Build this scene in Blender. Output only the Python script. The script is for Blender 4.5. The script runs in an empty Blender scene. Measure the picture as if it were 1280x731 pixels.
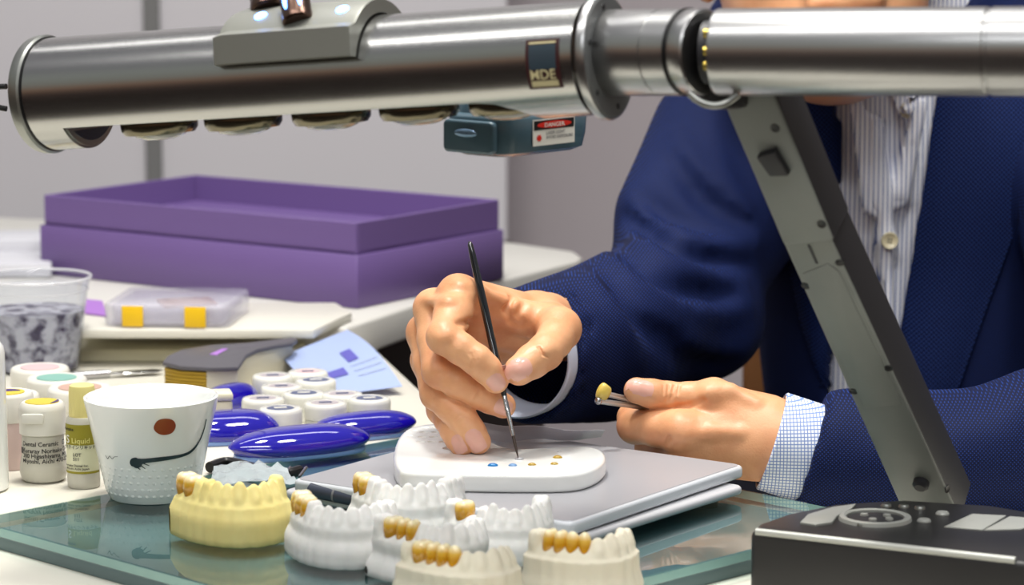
import bpy, bmesh, math, random
import numpy as np
from mathutils import Vector, Matrix
from mathutils.bvhtree import BVHTree
random.seed(7); np.random.seed(7)
C = bpy.context.scene.collection
PI = math.pi
T = 0.75                                   # height of the glass top above the floor
# ---------------------------------------------------------------- camera frame
F = 3600.0; PITCH = math.radians(8.5); CAM = Vector((0, 0, T + 0.36))
CP, SP = math.cos(PITCH), math.sin(PITCH)
def ray(px, py):
    x, y = (px - 640) / F, (365.5 - py) / F
    return Vector((x, CP + y * SP, -SP + y * CP))
def PY(px, py, Y):
    d = ray(px, py); return CAM + d * (Y / d.y)
def PZ(px, py, z):
    d = ray(px, py); return CAM + d * ((z - CAM.z) / d.z)
def V(*a): return Vector(a)
# ---------------------------------------------------------------- materials
def lin(c):
    c = c / 255.0
    return c / 12.92 if c <= 0.04045 else ((c + 0.055) / 1.055) ** 2.4
def rgb(r, g, b): return (lin(r), lin(g), lin(b), 1)
def mat(name, col, rough=0.5, metal=0.0, spec=0.5, coat=0.0, trans=0.0, ior=1.45, sss=0.0, sss_r=(1, .35, .18), sss_s=0.004,
        noise=None, bump=None, emit=None, emit_s=0, alpha=1.0, sheen=0.0):
    m = bpy.data.materials.new(name); m.use_nodes = True
    nt = m.node_tree; b = nt.nodes['Principled BSDF']; I = b.inputs
    I['Base Color'].default_value = col; I['Roughness'].default_value = rough; I['Metallic'].default_value = metal
    I['Specular IOR Level'].default_value = spec; I['Coat Weight'].default_value = coat; I['Coat Roughness'].default_value = 0.05
    I['Transmission Weight'].default_value = trans; I['IOR'].default_value = ior; I['Alpha'].default_value = alpha
    if sheen: I['Sheen Weight'].default_value = sheen
    if sss:
        I['Subsurface Weight'].default_value = sss; I['Subsurface Radius'].default_value = sss_r; I['Subsurface Scale'].default_value = sss_s
    if emit: I['Emission Color'].default_value = emit; I['Emission Strength'].default_value = emit_s
    tc = nt.nodes.new('ShaderNodeTexCoord')
    if noise:                                  # (scale, colour2, low, high)
        n = nt.nodes.new('ShaderNodeTexNoise'); n.inputs['Scale'].default_value = noise[0]; n.inputs['Detail'].default_value = 4
        nt.links.new(tc.outputs['Object'], n.inputs['Vector'])
        r = nt.nodes.new('ShaderNodeValToRGB'); r.color_ramp.elements[0].position = noise[2]; r.color_ramp.elements[1].position = noise[3]
        r.color_ramp.elements[0].color = col; r.color_ramp.elements[1].color = noise[1]
        nt.links.new(n.outputs['Fac'], r.inputs['Fac']); nt.links.new(r.outputs['Color'], I['Base Color'])
    if bump:                                   # (scale, strength, distance)
        n = nt.nodes.new('ShaderNodeTexNoise'); n.inputs['Scale'].default_value = bump[0]; n.inputs['Detail'].default_value = 3
        nt.links.new(tc.outputs['Object'], n.inputs['Vector'])
        bp = nt.nodes.new('ShaderNodeBump'); bp.inputs['Strength'].default_value = bump[1]; bp.inputs['Distance'].default_value = bump[2]
        nt.links.new(n.outputs['Fac'], bp.inputs['Height']); nt.links.new(bp.outputs['Normal'], I['Normal'])
    return m
# ---------------------------------------------------------------- objects
ORG = {}
def tag(o, label=None, cat=None, group=None, kind=None):
    if label: o['label'] = label
    if cat: o['category'] = cat
    if group: o['group'] = group
    if kind: o['kind'] = kind
    return o
def thing(name, label, cat, loc, group=None):
    o = bpy.data.objects.new(name, None); C.objects.link(o); o.empty_display_size = 0.02
    o.location = loc; ORG[o.name] = Vector(loc)
    return tag(o, label, cat, group)
def meshobj(name, verts, faces, material, parent=None, smooth=False, org=None, auto=None):
    """world-space vertices -> one mesh object; origin is the parent's origin, or org"""
    o0 = ORG[parent.name] if parent is not None else (Vector(org) if org is not None else Vector((0, 0, 0)))
    me = bpy.data.meshes.new(name)
    vv = np.asarray([tuple(v) for v in verts], dtype=np.float64) - np.array(o0)
    if isinstance(faces, np.ndarray):
        nv, nf = len(vv), len(faces)
        me.vertices.add(nv); me.vertices.foreach_set('co', vv.astype(np.float32).ravel())
        k = faces.shape[1]
        me.loops.add(nf * k); me.loops.foreach_set('vertex_index', faces.astype(np.int32).ravel())
        me.polygons.add(nf); me.polygons.foreach_set('loop_start', np.arange(0, nf * k, k, dtype=np.int32))
        me.update(calc_edges=True)
    else:
        me.from_pydata([tuple(v) for v in vv], [], faces)
    me.validate()
    if smooth: me.polygons.foreach_set('use_smooth', [True] * len(me.polygons))
    if auto is not None: me.set_sharp_from_angle(angle=math.radians(auto))
    mats = material if isinstance(material, (list, tuple)) else [material]
    for m in mats: me.materials.append(m)
    o = bpy.data.objects.new(name, me); C.objects.link(o)
    if parent is not None: o.parent = parent
    else: o.location = o0
    ORG[o.name] = o0
    return o
def bmobj(name, bm, material, parent=None, smooth=True, auto=35, org=None):
    bmesh.ops.recalc_face_normals(bm, faces=bm.faces)
    bm.verts.ensure_lookup_table(); bm.verts.index_update()
    vs = [v.co.copy() for v in bm.verts]; fs = [[v.index for v in f.verts] for f in bm.faces]; bm.free()
    return meshobj(name, vs, fs, material, parent, smooth, org, auto if smooth else None)
def dup(root, loc, rotz=0, label=None, group=None, scale=1.0):
    r = root.copy(); C.objects.link(r); r.location = loc; r.rotation_euler = (0, 0, rotz); r.scale = (scale,) * 3
    if label: r['label'] = label
    if group: r['group'] = group
    for ch in list(root.children):
        c = ch.copy(); C.objects.link(c); c.parent = r
        for g in ch.children:
            d = g.copy(); C.objects.link(d); d.parent = c
    return r
# ---------------------------------------------------------------- bmesh shapes
def frame(z, x=None):
    z = Vector(z).normalized()
    x = Vector(x) if x is not None else (Vector((1, 0, 0)) if abs(z.x) < .9 else Vector((0, 1, 0)))
    x = (x - z * x.dot(z)).normalized(); y = z.cross(x)
    return Matrix((x, y, z)).transposed()
def add_lathe(bm, prof, c=(0, 0, 0), axis=(0, 0, 1), seg=48, xdir=None, closed=False):
    """profile of (radius, height) pairs turned about axis through c"""
    R = frame(axis, xdir); c = Vector(c); rings = []
    for r, h in prof:
        if r < 1e-7: rings.append([bm.verts.new(c + R @ Vector((0, 0, h)))])
        else: rings.append([bm.verts.new(c + R @ Vector((r * math.cos(2 * PI * i / seg), r * math.sin(2 * PI * i / seg), h))) for i in range(seg)])
    if closed: rings.append(rings[0])
    for a, b in zip(rings, rings[1:]):
        for i in range(seg):
            j = (i + 1) % seg
            q = [a[i % len(a)], a[j % len(a)], b[j % len(b)], b[i % len(b)]]
            u = []
            for v in q:
                if v not in u: u.append(v)
            if len(u) > 2:
                try: bm.faces.new(u)
                except ValueError: pass
    return bm
def add_prism(bm, pts, z0, z1, bevel=0, seg=2, M=None):
    """outline (x,y) extruded z0..z1, with every horizontal rim edge bevelled; M places it"""
    n = len(pts); t = bmesh.new()
    lo = [t.verts.new((p[0], p[1], z0)) for p in pts]; hi = [t.verts.new((p[0], p[1], z1)) for p in pts]
    t.faces.new(lo[::-1]); t.faces.new(hi)
    for i in range(n): t.faces.new((lo[i], lo[(i + 1) % n], hi[(i + 1) % n], hi[i]))
    if bevel:
        bmesh.ops.recalc_face_normals(t, faces=t.faces)
        es = [e for e in t.edges if len(e.link_faces) == 2 and e.calc_face_angle(0) > math.radians(30)]
        bmesh.ops.bevel(t, geom=es, offset=bevel, segments=seg, profile=0.5, affect='EDGES', clamp_overlap=True)
    merge(bm, t, M); return bm
def merge(bm, t, M=None):
    mp = {}
    for v in t.verts: mp[v] = bm.verts.new(M @ v.co if M is not None else v.co)
    for f in t.faces:
        try: bm.faces.new([mp[v] for v in f.verts])
        except ValueError: pass
    t.free()
def add_box(bm, c, d, bevel=0, seg=2, M=None, rz=0):
    if M is None: M = Matrix.Translation(c) @ Matrix.Rotation(rz, 4, 'Z')
    x, y, z = d[0] / 2, d[1] / 2, d[2] / 2
    return add_prism(bm, [(-x, -y), (x, -y), (x, y), (-x, y)], -z, z, bevel, seg, M)
def add_tube(bm, pts, rad, seg=12, caps=True, xs=1.0, up=None):
    pts = [Vector(p) for p in pts]; n = len(pts); rad = rad if isinstance(rad, (list, tuple)) else [rad] * n
    rings = []; x = up
    for i, p in enumerate(pts):
        d = (pts[min(i + 1, n - 1)] - pts[max(i - 1, 0)]).normalized()
        R = frame(d, x); x = R.col[0]
        rings.append([bm.verts.new(p + R @ Vector((rad[i] * xs * math.cos(2 * PI * k / seg), rad[i] * math.sin(2 * PI * k / seg), 0))) for k in range(seg)])
    for a, b in zip(rings, rings[1:]):
        for k in range(seg): bm.faces.new((a[k], a[(k + 1) % seg], b[(k + 1) % seg], b[k]))
    if caps: bm.faces.new(rings[0][::-1]); bm.faces.new(rings[-1])
    return bm
def add_ball(bm, c, r, seg=16, R=None):
    r = r if isinstance(r, (tuple, list)) else (r, r, r)
    t = bmesh.new(); bmesh.ops.create_uvsphere(t, u_segments=seg, v_segments=seg // 2 + 2, radius=1)
    M = Matrix.Translation(c) @ (R.to_4x4() if R is not None else Matrix.Identity(4)) @ Matrix.Diagonal((*r, 1))
    merge(bm, t, M); return bm
def rrect(w, h, r, n=6):
    o = []
    for cx, cy, a0 in ((w / 2 - r, h / 2 - r, 0), (-w / 2 + r, h / 2 - r, PI / 2), (-w / 2 + r, -h / 2 + r, PI), (w / 2 - r, -h / 2 + r, 1.5 * PI)):
        for i in range(n + 1):
            a = a0 + PI / 2 * i / n; o.append((cx + r * math.cos(a), cy + r * math.sin(a)))
    return o
def smooth_loop(pts, n=8):
    """closed Catmull-Rom through pts"""
    out = []; m = len(pts); P = [Vector(p) for p in pts]
    for i in range(m):
        a, b, c, d = P[i - 1], P[i], P[(i + 1) % m], P[(i + 2) % m]
        for k in range(n):
            t = k / n
            out.append(0.5 * ((2 * b) + (c - a) * t + (2 * a - 5 * b + 4 * c - d) * t * t + (3 * b - 3 * c + d - a) * t ** 3))
    return out
def smooth_line(pts, n=8):
    P = [Vector(p) for p in pts]; P = [2 * P[0] - P[1]] + P + [2 * P[-1] - P[-2]]; out = []
    for i in range(1, len(P) - 2):
        a, b, c, d = P[i - 1:i + 3]
        for k in range(n):
            t = k / n
            out.append(0.5 * ((2 * b) + (c - a) * t + (2 * a - 5 * b + 4 * c - d) * t * t + (3 * b - 3 * c + d - a) * t ** 3))
    out.append(P[-2]); return out
def text_geo(s, size=1.0, align='LEFT'):
    cu = bpy.data.curves.new('t', 'FONT'); cu.body = s; cu.size = size; cu.align_x = align; cu.resolution_u = 3; cu.offset = .016 * size
    o = bpy.data.objects.new('t', cu); C.objects.link(o)
    dg = bpy.context.evaluated_depsgraph_get(); me = bpy.data.meshes.new_from_object(o.evaluated_get(dg))
    vs = [v.co.copy() for v in me.vertices]; fs = [list(p.vertices) for p in me.polygons]
    bpy.data.objects.remove(o); bpy.data.curves.remove(cu); bpy.data.meshes.remove(me)
    return vs, fs
def text_part(name, s, size, fmap, material, parent, align='LEFT'):
    vs, fs = text_geo(s, size, align)
    return meshobj(name, [fmap(v.x, v.y) for v in vs], fs, material, parent)
# ---------------------------------------------------------------- signed-distance modelling (numpy) + surface nets
class SDF:
    def __init__(s, lo, hi, h):
        s.lo = np.array(lo, float); s.h = h
        s.n = np.ceil((np.array(hi, float) - s.lo) / h).astype(int) + 1
        s.g = np.full(tuple(s.n), 1e3, np.float32)
    def like(s):
        o = SDF.__new__(SDF); o.lo, o.h, o.n = s.lo, s.h, s.n; o.g = np.full(tuple(s.n), 1e3, np.float32); return o
    def sub(s, lo, hi, m):
        a = np.clip(np.floor((np.array(lo) - m - s.lo) / s.h).astype(int), 0, s.n); b = np.clip(np.ceil((np.array(hi) + m - s.lo) / s.h).astype(int) + 1, 0, s.n)
        if (b <= a).any(): return None, None
        sl = tuple(slice(a[i], b[i]) for i in range(3))
        ax = [(s.lo[i] + s.h * np.arange(a[i], b[i])).astype(np.float32) for i in range(3)]
        return sl, (ax[0][:, None, None], ax[1][None, :, None], ax[2][None, None, :])
    def _put(s, lo, hi, k, fn, cut=False):
        sl, p = s.sub(lo, hi, k + 3.5 * s.h)
        if sl is None: return s
        d = np.broadcast_to(fn(*p), s.g[sl].shape); g = s.g[sl]
        if cut: d = -d
        if k <= 0: r = np.maximum(g, d) if cut else np.minimum(g, d)
        else:
            q = np.maximum(k - np.abs(g - d), 0); q = q * q / (4 * k)
            r = np.maximum(g, d) + q if cut else np.minimum(g, d) - q
        s.g[sl] = r; return s
    def cone(s, a, b, ra, rb, k=0, cut=False):
        a = np.array(a, float); b = np.array(b, float); ba = b - a; L = max(ba @ ba, 1e-12); R = max(ra, rb)
        def fn(x, y, z):
            px, py, pz = x - a[0], y - a[1], z - a[2]
            t = np.clip((px * ba[0] + py * ba[1] + pz * ba[2]) / L, 0, 1)
            return np.sqrt((px - t * ba[0]) ** 2 + (py - t * ba[1]) ** 2 + (pz - t * ba[2]) ** 2) - (ra + (rb - ra) * t)
        return s._put(np.minimum(a, b) - R, np.maximum(a, b) + R, k, fn, cut)
    def chain(s, pts, rad, k=0, cut=False):
        for i in range(len(pts) - 1): s.cone(pts[i], pts[i + 1], rad[i], rad[i + 1], k, cut)
        return s
    def ell(s, c, r, R=None, k=0, cut=False):
        c = np.array(c, float); r = np.array(r, float); M = np.array(R.transposed() if R is not None else Matrix.Identity(3)); m = r.max()
        def fn(x, y, z):
            px, py, pz = x - c[0], y - c[1], z - c[2]
            u = [M[i][0] * px + M[i][1] * py + M[i][2] * pz for i in range(3)]
            k0 = np.sqrt(sum((u[i] / r[i]) ** 2 for i in range(3))); k1 = np.sqrt(sum((u[i] / r[i] ** 2) ** 2 for i in range(3)))
            return k0 * (k0 - 1) / np.maximum(k1, 1e-9)
        return s._put(c - m, c + m, k, fn, cut)
    def box(s, c, hd, R=None, r=0, k=0, cut=False):
        c = np.array(c, float); hd = np.array(hd, float); M = np.array(R.transposed() if R is not None else Matrix.Identity(3)); m = np.sqrt((hd ** 2).sum())
        def fn(x, y, z):
            px, py, pz = x - c[0], y - c[1], z - c[2]
            q = [np.abs(M[i][0] * px + M[i][1] * py + M[i][2] * pz) - hd[i] + r for i in range(3)]
            return np.sqrt(sum(np.maximum(a, 0) ** 2 for a in q)) + np.minimum(np.maximum(np.maximum(q[0], q[1]), q[2]), 0) - r
        return s._put(c - m, c + m, k, fn, cut)
    def plane(s, p, nrm, k=0):                  # keep the side against the normal
        p = np.array(p, float); nrm = np.array(Vector(nrm).normalized())
        hi = s.lo + s.h * s.n
        return s._put(s.lo, hi, k, lambda x, y, z: -((x - p[0]) * nrm[0] + (y - p[1]) * nrm[1] + (z - p[2]) * nrm[2]), True)
    def join(s, o, k=0):
        if k <= 0: s.g = np.minimum(s.g, o.g)
        else:
            q = np.maximum(k - np.abs(s.g - o.g), 0); s.g = np.minimum(s.g, o.g) - q * q / (4 * k)
        return s
    def fold(s, pts, rads, k, cut=False):
        o = s.like(); o.chain(pts, rads)
        if cut:
            d = -o.g; q = np.maximum(k - np.abs(s.g - d), 0); s.g = np.maximum(s.g, d) + q * q / (4 * k); return s
        return s.join(o, k)
    def mesh(s, smooth=0):
        g = s.g; ins = g < 0; n = s.n
        cnt = np.zeros(tuple(n - 1), np.int8)
        for dx in (0, 1):
            for dy in (0, 1):
                for dz in (0, 1): cnt += ins[dx:n[0] - 1 + dx, dy:n[1] - 1 + dy, dz:n[2] - 1 + dz]
        act = np.argwhere((cnt > 0) & (cnt < 8)); idx = np.full(tuple(n - 1), -1, np.int64); idx[tuple(act.T)] = np.arange(len(act))
        off = np.array([(i, j, k) for i in (0, 1) for j in (0, 1) for k in (0, 1)])
        val = np.stack([g[tuple((act + o).T)] for o in off], 1)
        acc = np.zeros((len(act), 3)); w = np.zeros(len(act))
        for a in range(8):
            for b in range(a + 1, 8):
                if np.abs(off[a] - off[b]).sum() != 1: continue
                va, vb = val[:, a].astype(float), val[:, b].astype(float); m = (va < 0) != (vb < 0)
                t = np.where(m, va / np.where(m, va - vb, 1), 0)
                acc += m[:, None] * (off[a] + t[:, None] * (off[b] - off[a])); w += m
        v = s.lo + s.h * (act + acc / np.maximum(w, 1)[:, None])
        fs = []
        for ax in range(3):
            u, q = (ax + 1) % 3, (ax + 2) % 3
            sl0 = [slice(1, n[i] - 1) for i in range(3)]; sl1 = list(sl0); sl0[ax] = slice(0, n[ax] - 1); sl1[ax] = slice(1, n[ax])
            A, B = ins[tuple(sl0)], ins[tuple(sl1)]
            for inv, mask in ((0, A & ~B), (1, ~A & B)):
                e = np.argwhere(mask)
                if not len(e): continue
                e = e + np.array([0 if i == ax else 1 for i in range(3)])
                du = np.zeros(3, int); du[u] = 1; dq = np.zeros(3, int); dq[q] = 1
                quad = [idx[tuple((e - du - dq).T)], idx[tuple((e - dq).T)], idx[tuple(e.T)], idx[tuple((e - du).T)]]
                if inv: quad = quad[::-1]
                fs.append(np.stack(quad, 1))
        f = np.concatenate(fs); f = f[(f >= 0).all(1)]
        used = np.unique(f); rm = np.full(len(v), -1); rm[used] = np.arange(len(used)); v = v[used]; f = rm[f]
        for _ in range(smooth):
            s_ = np.zeros_like(v); c_ = np.zeros(len(v))
            for i in range(4):
                a, b = f[:, i], f[:, (i + 1) % 4]
                for d in range(3):
                    s_[:, d] += np.bincount(a, v[b, d], len(v)) + np.bincount(b, v[a, d], len(v))
                c_ += np.bincount(a, minlength=len(v)) + np.bincount(b, minlength=len(v))
            v = 0.5 * v + 0.5 * s_ / np.maximum(c_, 1)[:, None]
        return v, f
def bvh_of(v, f): return BVHTree.FromPolygons([tuple(x) for x in v], [tuple(int(i) for i in q) for q in f])
def pick(bvh, px, py, off=0.0):
    """where the sight line through a photo pixel meets a modelled surface (used to lay seams, nails, lapels on it)"""
    d = ray(px, py).normalized(); h = bvh.ray_cast(CAM, d)
    if h[0] is None:
        n = bvh.find_nearest(CAM + d * 1.75); p, nr = n[0], n[1]
    else: p, nr = h[0], h[1]
    if nr.dot(d) > 0: nr = -nr
    return p + nr * off, nr
def resample(pts, n):
    P = [Vector(p) for p in pts]; L = [0]
    for a, b in zip(P, P[1:]): L.append(L[-1] + (b - a).length)
    out = []
    for i in range(n):
        t = L[-1] * i / (n - 1); k = 0
        while k < len(P) - 2 and L[k + 1] < t: k += 1
        out.append(P[k].lerp(P[k + 1], (t - L[k]) / max(L[k + 1] - L[k], 1e-9)))
    return out
def grid_solid(name, rows, thick, material, parent, nrm=None):
    """rows of points (n x m) -> a solid sheet of the given thickness with rounded look"""
    n, m = len(rows), len(rows[0]); N = [[None] * m for _ in range(n)]
    for i in range(n):
        for j in range(m):
            a = rows[min(i + 1, n - 1)][j] - rows[max(i - 1, 0)][j]; b = rows[i][min(j + 1, m - 1)] - rows[i][max(j - 1, 0)]
            c = a.cross(b); c = c.normalized() if c.length > 1e-12 else Vector((0, 0, 1))
            if nrm is not None and c.dot(nrm) < 0: c = -c
            N[i][j] = c
    vs = [rows[i][j] for i in range(n) for j in range(m)] + [rows[i][j] - N[i][j] * thick for i in range(n) for j in range(m)]
    K = n * m; fs = []
    for i in range(n - 1):
        for j in range(m - 1):
            q = [i * m + j, i * m + j + 1, (i + 1) * m + j + 1, (i + 1) * m + j]
            fs.append(q); fs.append([x + K for x in q[::-1]])
    for i in range(n - 1):
        for j in (0, m - 1): fs.append([i * m + j, (i + 1) * m + j, (i + 1) * m + j + K, i * m + j + K])
    for j in range(m - 1):
        for i in (0, n - 1): fs.append([i * m + j, i * m + j + 1, i * m + j + 1 + K, i * m + j + K])
    bm = bmesh.new(); bv = [bm.verts.new(v) for v in vs]
    for f in fs: bm.faces.new([bv[i] for i in f])
    return bmobj(name, bm, material, parent, True, 60)
def drape_strip(name, La, Ra, nu, nv, bvh, off, thick, material, parent, lift=None):
    A, B = resample([(p[0], p[1], 0) for p in La], nu), resample([(p[0], p[1], 0) for p in Ra], nu); rows = []
    for a, b in zip(A, B):
        row = []
        for j in range(nv):
            q = a.lerp(b, j / (nv - 1)); p, nr = pick(bvh, q.x, q.y)
            row.append(p + nr * (off + (lift(j / (nv - 1)) if lift else 0)))
        rows.append(row)
    for _ in range(2):
        new = [[r.copy() for r in row] for row in rows]
        for i in range(1, nu - 1):
            for j in range(nv): new[i][j] = (rows[i - 1][j] + rows[i][j] * 2 + rows[i + 1][j]) / 4
        rows = new
    return grid_solid(name, rows, thick, material, parent, Vector((0, -1, .1)))
# ================================================================ hands (shapes only; linked with the person later)
def Q(t): return tuple(PY(t[0], t[1], t[2]))
def build_hand(palm, fingers, grooves, bumps, lo, hi, h=0.0008, rest=None):
    """palm: [(a, b, ra, rb)], fingers: [[(px,py,Y,r mm)...]...]"""
    S = SDF(lo, hi, h)
    for a, b in palm: S.cone(Q(a), Q(b), a[3] / 1000, b[3] / 1000, 0.007)
    FS = S.like()
    for fg in fingers:
        f1 = S.like(); f1.chain([Q(p) for p in fg], [p[3] / 1000 for p in fg], 0.003)
        FS.join(f1, 0.0012)
    S.join(FS, 0.005)
    if rest is not None: S.plane((0, 0, rest), (0, 0, -1), .002)
    v, f = S.mesh(1); bv = bvh_of(v, f)
    for pts, r, dep, k in bumps:
        w = [pick(bv, p[0], p[1], -dep / 1000)[0] for p in pts]
        S.chain(w, [r / 1000] * len(w), k / 1000)
    for pts, r, out, k in grooves:
        w = [pick(bv, p[0], p[1], out / 1000)[0] for p in pts]
        S.chain(w, [r / 1000] * len(w), k / 1000, cut=True)
    v, f = S.mesh(1)
    return v, f, bvh_of(v, f)
def nail_geo(bv, px, py, dpx, w, l, nrm_mix=None):
    p, n = pick(bv, px, py)
    e = 0.0022                                   # average the normal over the nail bed
    acc = Vector(); view = ray(px, py).normalized()
    for a in (-1, 0, 1):
        for b in (-1, 0, 1):
            q, m = pick(bv, px + a * 5, py + b * 5); acc += m
    n = acc.normalized()
    if nrm_mix is not None: n = (n + Vector(nrm_mix)).normalized()
    q = PY(px + dpx[0], py + dpx[1], p.y) - PY(px, py, p.y); t = (q - n * q.dot(n)).normalized(); sd = t.cross(n)
    rows = []
    for i in range(9):
        v = i / 8 - .5; row = []
        wid = w * (1 - .30 * max(0, -v - .25) / .25 - .16 * max(0, v - .3) / .2)
        for j in range(9):
            u = j / 8 * 2 - 1
            vv = v + (-.10 * (1 - u * u) if v < 0 else .07 * (1 - u * u)) * abs(v) * 2
            o = p + t * (vv * l) + sd * (u * wid / 2)
            hit = bv.ray_cast(o + n * .007, -n)
            g = hit[0] if hit[0] is not None and (hit[0] - o).length < .006 else bv.find_nearest(o)[0]
            row.append(g + n * (.00045 if abs(u) < .9 and abs(v) < .45 else .0001) + (t * .0004 if i == 8 else Vector()))
        rows.append(row)
    for _ in range(1):
        new = [[r.copy() for r in row] for row in rows]
        for i in range(1, 8):
            for j in range(1, 8): new[i][j] = (rows[i][j] * 4 + rows[i - 1][j] + rows[i + 1][j] + rows[i][j - 1] + rows[i][j + 1]) / 8
        rows = new
    return rows, n
# ---- the painter's right hand, pinching the brush
RH_palm = [((668, 398, 1.706, 14), (573, 369, 1.640, 11.5)), ((668, 407, 1.716, 16), (542, 386, 1.648, 11)), ((664, 419, 1.722, 15), (532, 416, 1.658, 10.5)),
           ((656, 428, 1.722, 12), (535, 450, 1.668, 9.5)), ((668, 400, 1.706, 14), (664, 422, 1.722, 14)), ((668, 403, 1.715, 18), (712, 400, 1.84, 19)), ((666, 416, 1.722, 17), (712, 410, 1.84, 19)),
           ((678, 402, 1.705, 15), (699, 411, 1.652, 12)), ((598, 384, 1.656, 10.5), (688, 405, 1.670, 11)), ((594, 408, 1.660, 10), (660, 418, 1.690, 13)), ((580, 436, 1.672, 10), (648, 424, 1.705, 12))]
RH_f = [[(573, 369, 1.640, 11.5), (566, 394, 1.622, 10.8), (555, 421, 1.604, 9.7), (576, 436, 1.600, 8.7), (596, 450, 1.598, 8.5), (608, 461, 1.599, 8.0), (620, 476, 1.603, 7.2)],
        [(542, 386, 1.648, 11), (543, 425, 1.634, 9.6), (549, 463, 1.616, 9.8), (572, 477, 1.612, 8.8), (597, 490, 1.612, 8.6), (612, 498, 1.614, 8.1), (629, 507, 1.618, 7.3)],
        [(532, 416, 1.658, 10.5), (537, 455, 1.642, 9.2), (546, 492, 1.626, 9.3), (562, 508, 1.617, 8.3), (579, 525, 1.611, 8.2), (589, 539, 1.608, 7.8), (598, 552, 1.606, 7.2)],
        [(535, 450, 1.668, 9.5), (541, 482, 1.655, 8), (551, 513, 1.640, 7.8), (559, 526, 1.628, 7), (566, 538, 1.618, 7), (571, 548, 1.612, 6.6), (577, 559, 1.608, 6.1)],
        [(699, 411, 1.652, 12.2), (693, 425, 1.635, 10.4), (681, 440, 1.620, 10.2), (666, 451, 1.612, 9.6), (649, 463, 1.603, 8.6)]]
RH_g = [([(588, 442), (592, 450), (589, 457)], .8, .40, 1.0), ([(594, 441), (597, 449), (596, 455)], .7, .40, 1.0), ([(590, 498), (595, 490), (598, 483)], .7, .35, 1.0), ([(569, 525), (576, 519), (584, 520)], .7, .35, 1.0), ([(572, 529), (579, 524)], .6, .35, 1.0),
        ([(673, 434), (678, 443), (684, 446)], .7, .40, 1.1), ([(640, 372), (633, 386), (640, 402), (652, 408)], 1.6, .6, 3), ([(655, 380), (648, 394), (655, 404)], 1.3, .6, 3), ([(573, 405), (585, 403), (592, 397)], 1.6, .5, 2.5)]
RH_b = [([(576, 356), (600, 362), (640, 378)], 3, 2, 5), ([(534, 374), (560, 376), (600, 368)], 2.6, 1.8, 4), ([(553, 424), (557, 421)], 5, 3.6, 3), ([(546, 464), (550, 462)], 4.5, 3.2, 3), ([(685, 436), (680, 438)], 4.5, 3.2, 3)]
RH = build_hand(RH_palm, RH_f, RH_g, RH_b, (-.085, 1.565, T + .01), (.06, 1.80, T + .15), .00068)
RN = [nail_geo(RH[2], 620, 478, (10, 13), .0098, .0105), nail_geo(RH[2], 629, 509, (14, 8), .0095, .0105), nail_geo(RH[2], 594, 551, (8, 14), .0098, .0118), nail_geo(RH[2], 573, 555, (6, 12), .0078, .0095),
      nail_geo(RH[2], 647, 461, (-16, 8), .0125, .0135)]
# ---- the painter's left hand, thumb up, pinching the two metal holders
LH_palm = [((851, 538, 1.668, 12), (958, 546, 1.672, 19)), ((860, 570, 1.672, 12.5), (958, 566, 1.672, 21)), ((868, 592, 1.682, 11), (960, 582, 1.676, 18)), ((950, 540, 1.675, 19), (960, 588, 1.676, 18)),
           ((955, 562, 1.672, 24), (1060, 566, 1.668, 25)), ((955, 550, 1.675, 22), (1060, 560, 1.668, 25)), ((892, 496, 1.676, 10.5), (952, 528, 1.676, 17)), ((880, 510, 1.690, 11), (900, 545, 1.690, 17))]
LH_f = [[(851, 538, 1.668, 12), (822, 535, 1.676, 11), (794, 532, 1.690, 10.6), (791, 522, 1.703, 9), (802, 512, 1.712, 8.6), (820, 508, 1.714, 8)],
        [(860, 570, 1.672, 12), (838, 566, 1.69, 10.5), (815, 560, 1.715, 10), (830, 550, 1.728, 8.5), (850, 545, 1.725, 8)],
        [(868, 592, 1.682, 11), (846, 590, 1.700, 9.6), (828, 585, 1.722, 9), (842, 576, 1.732, 8), (860, 570, 1.728, 7.5)],
        [(875, 600, 1.694, 9), (855, 600, 1.715, 8.2), (842, 595, 1.732, 7.8), (855, 588, 1.738, 7), (868, 582, 1.734, 6.5)],
        [(892, 496, 1.676, 10.6), (862, 496, 1.680, 8.6), (834, 494, 1.680, 8.0), (815, 492, 1.678, 8.3), (796, 488, 1.676, 7.8)]]
LH_g = [([(836, 481), (835, 492), (834, 502)], 1.1, .35, .8), ([(843, 481), (841, 491), (838, 501)], 1.1, .35, .8), ([(849, 482), (847, 492)], .9, .35, .8), ([(829, 482), (830, 492)], .9, .35, .8),
        ([(846, 508), (862, 506), (880, 500)], 1.2, .4, 2), ([(833, 556), (838, 546)], 1.0, .4, 2)]
LH_b = [([(884, 490), (915, 486), (945, 502)], 3, 2, 5), ([(852, 538), (857, 540)], 8, 6.6, 5), ([(856, 545), (890, 540), (925, 540)], 3, 2.2, 5)]
LH = build_hand(LH_palm, LH_f, LH_g, LH_b, (.045, 1.635, T - .005), (.22, 1.755, T + .085), .00068, T + .0004)
LN = [nail_geo(LH[2], 800, 483, (-18, -4), .0115, .0140, (0, -.3, .9))]
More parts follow.
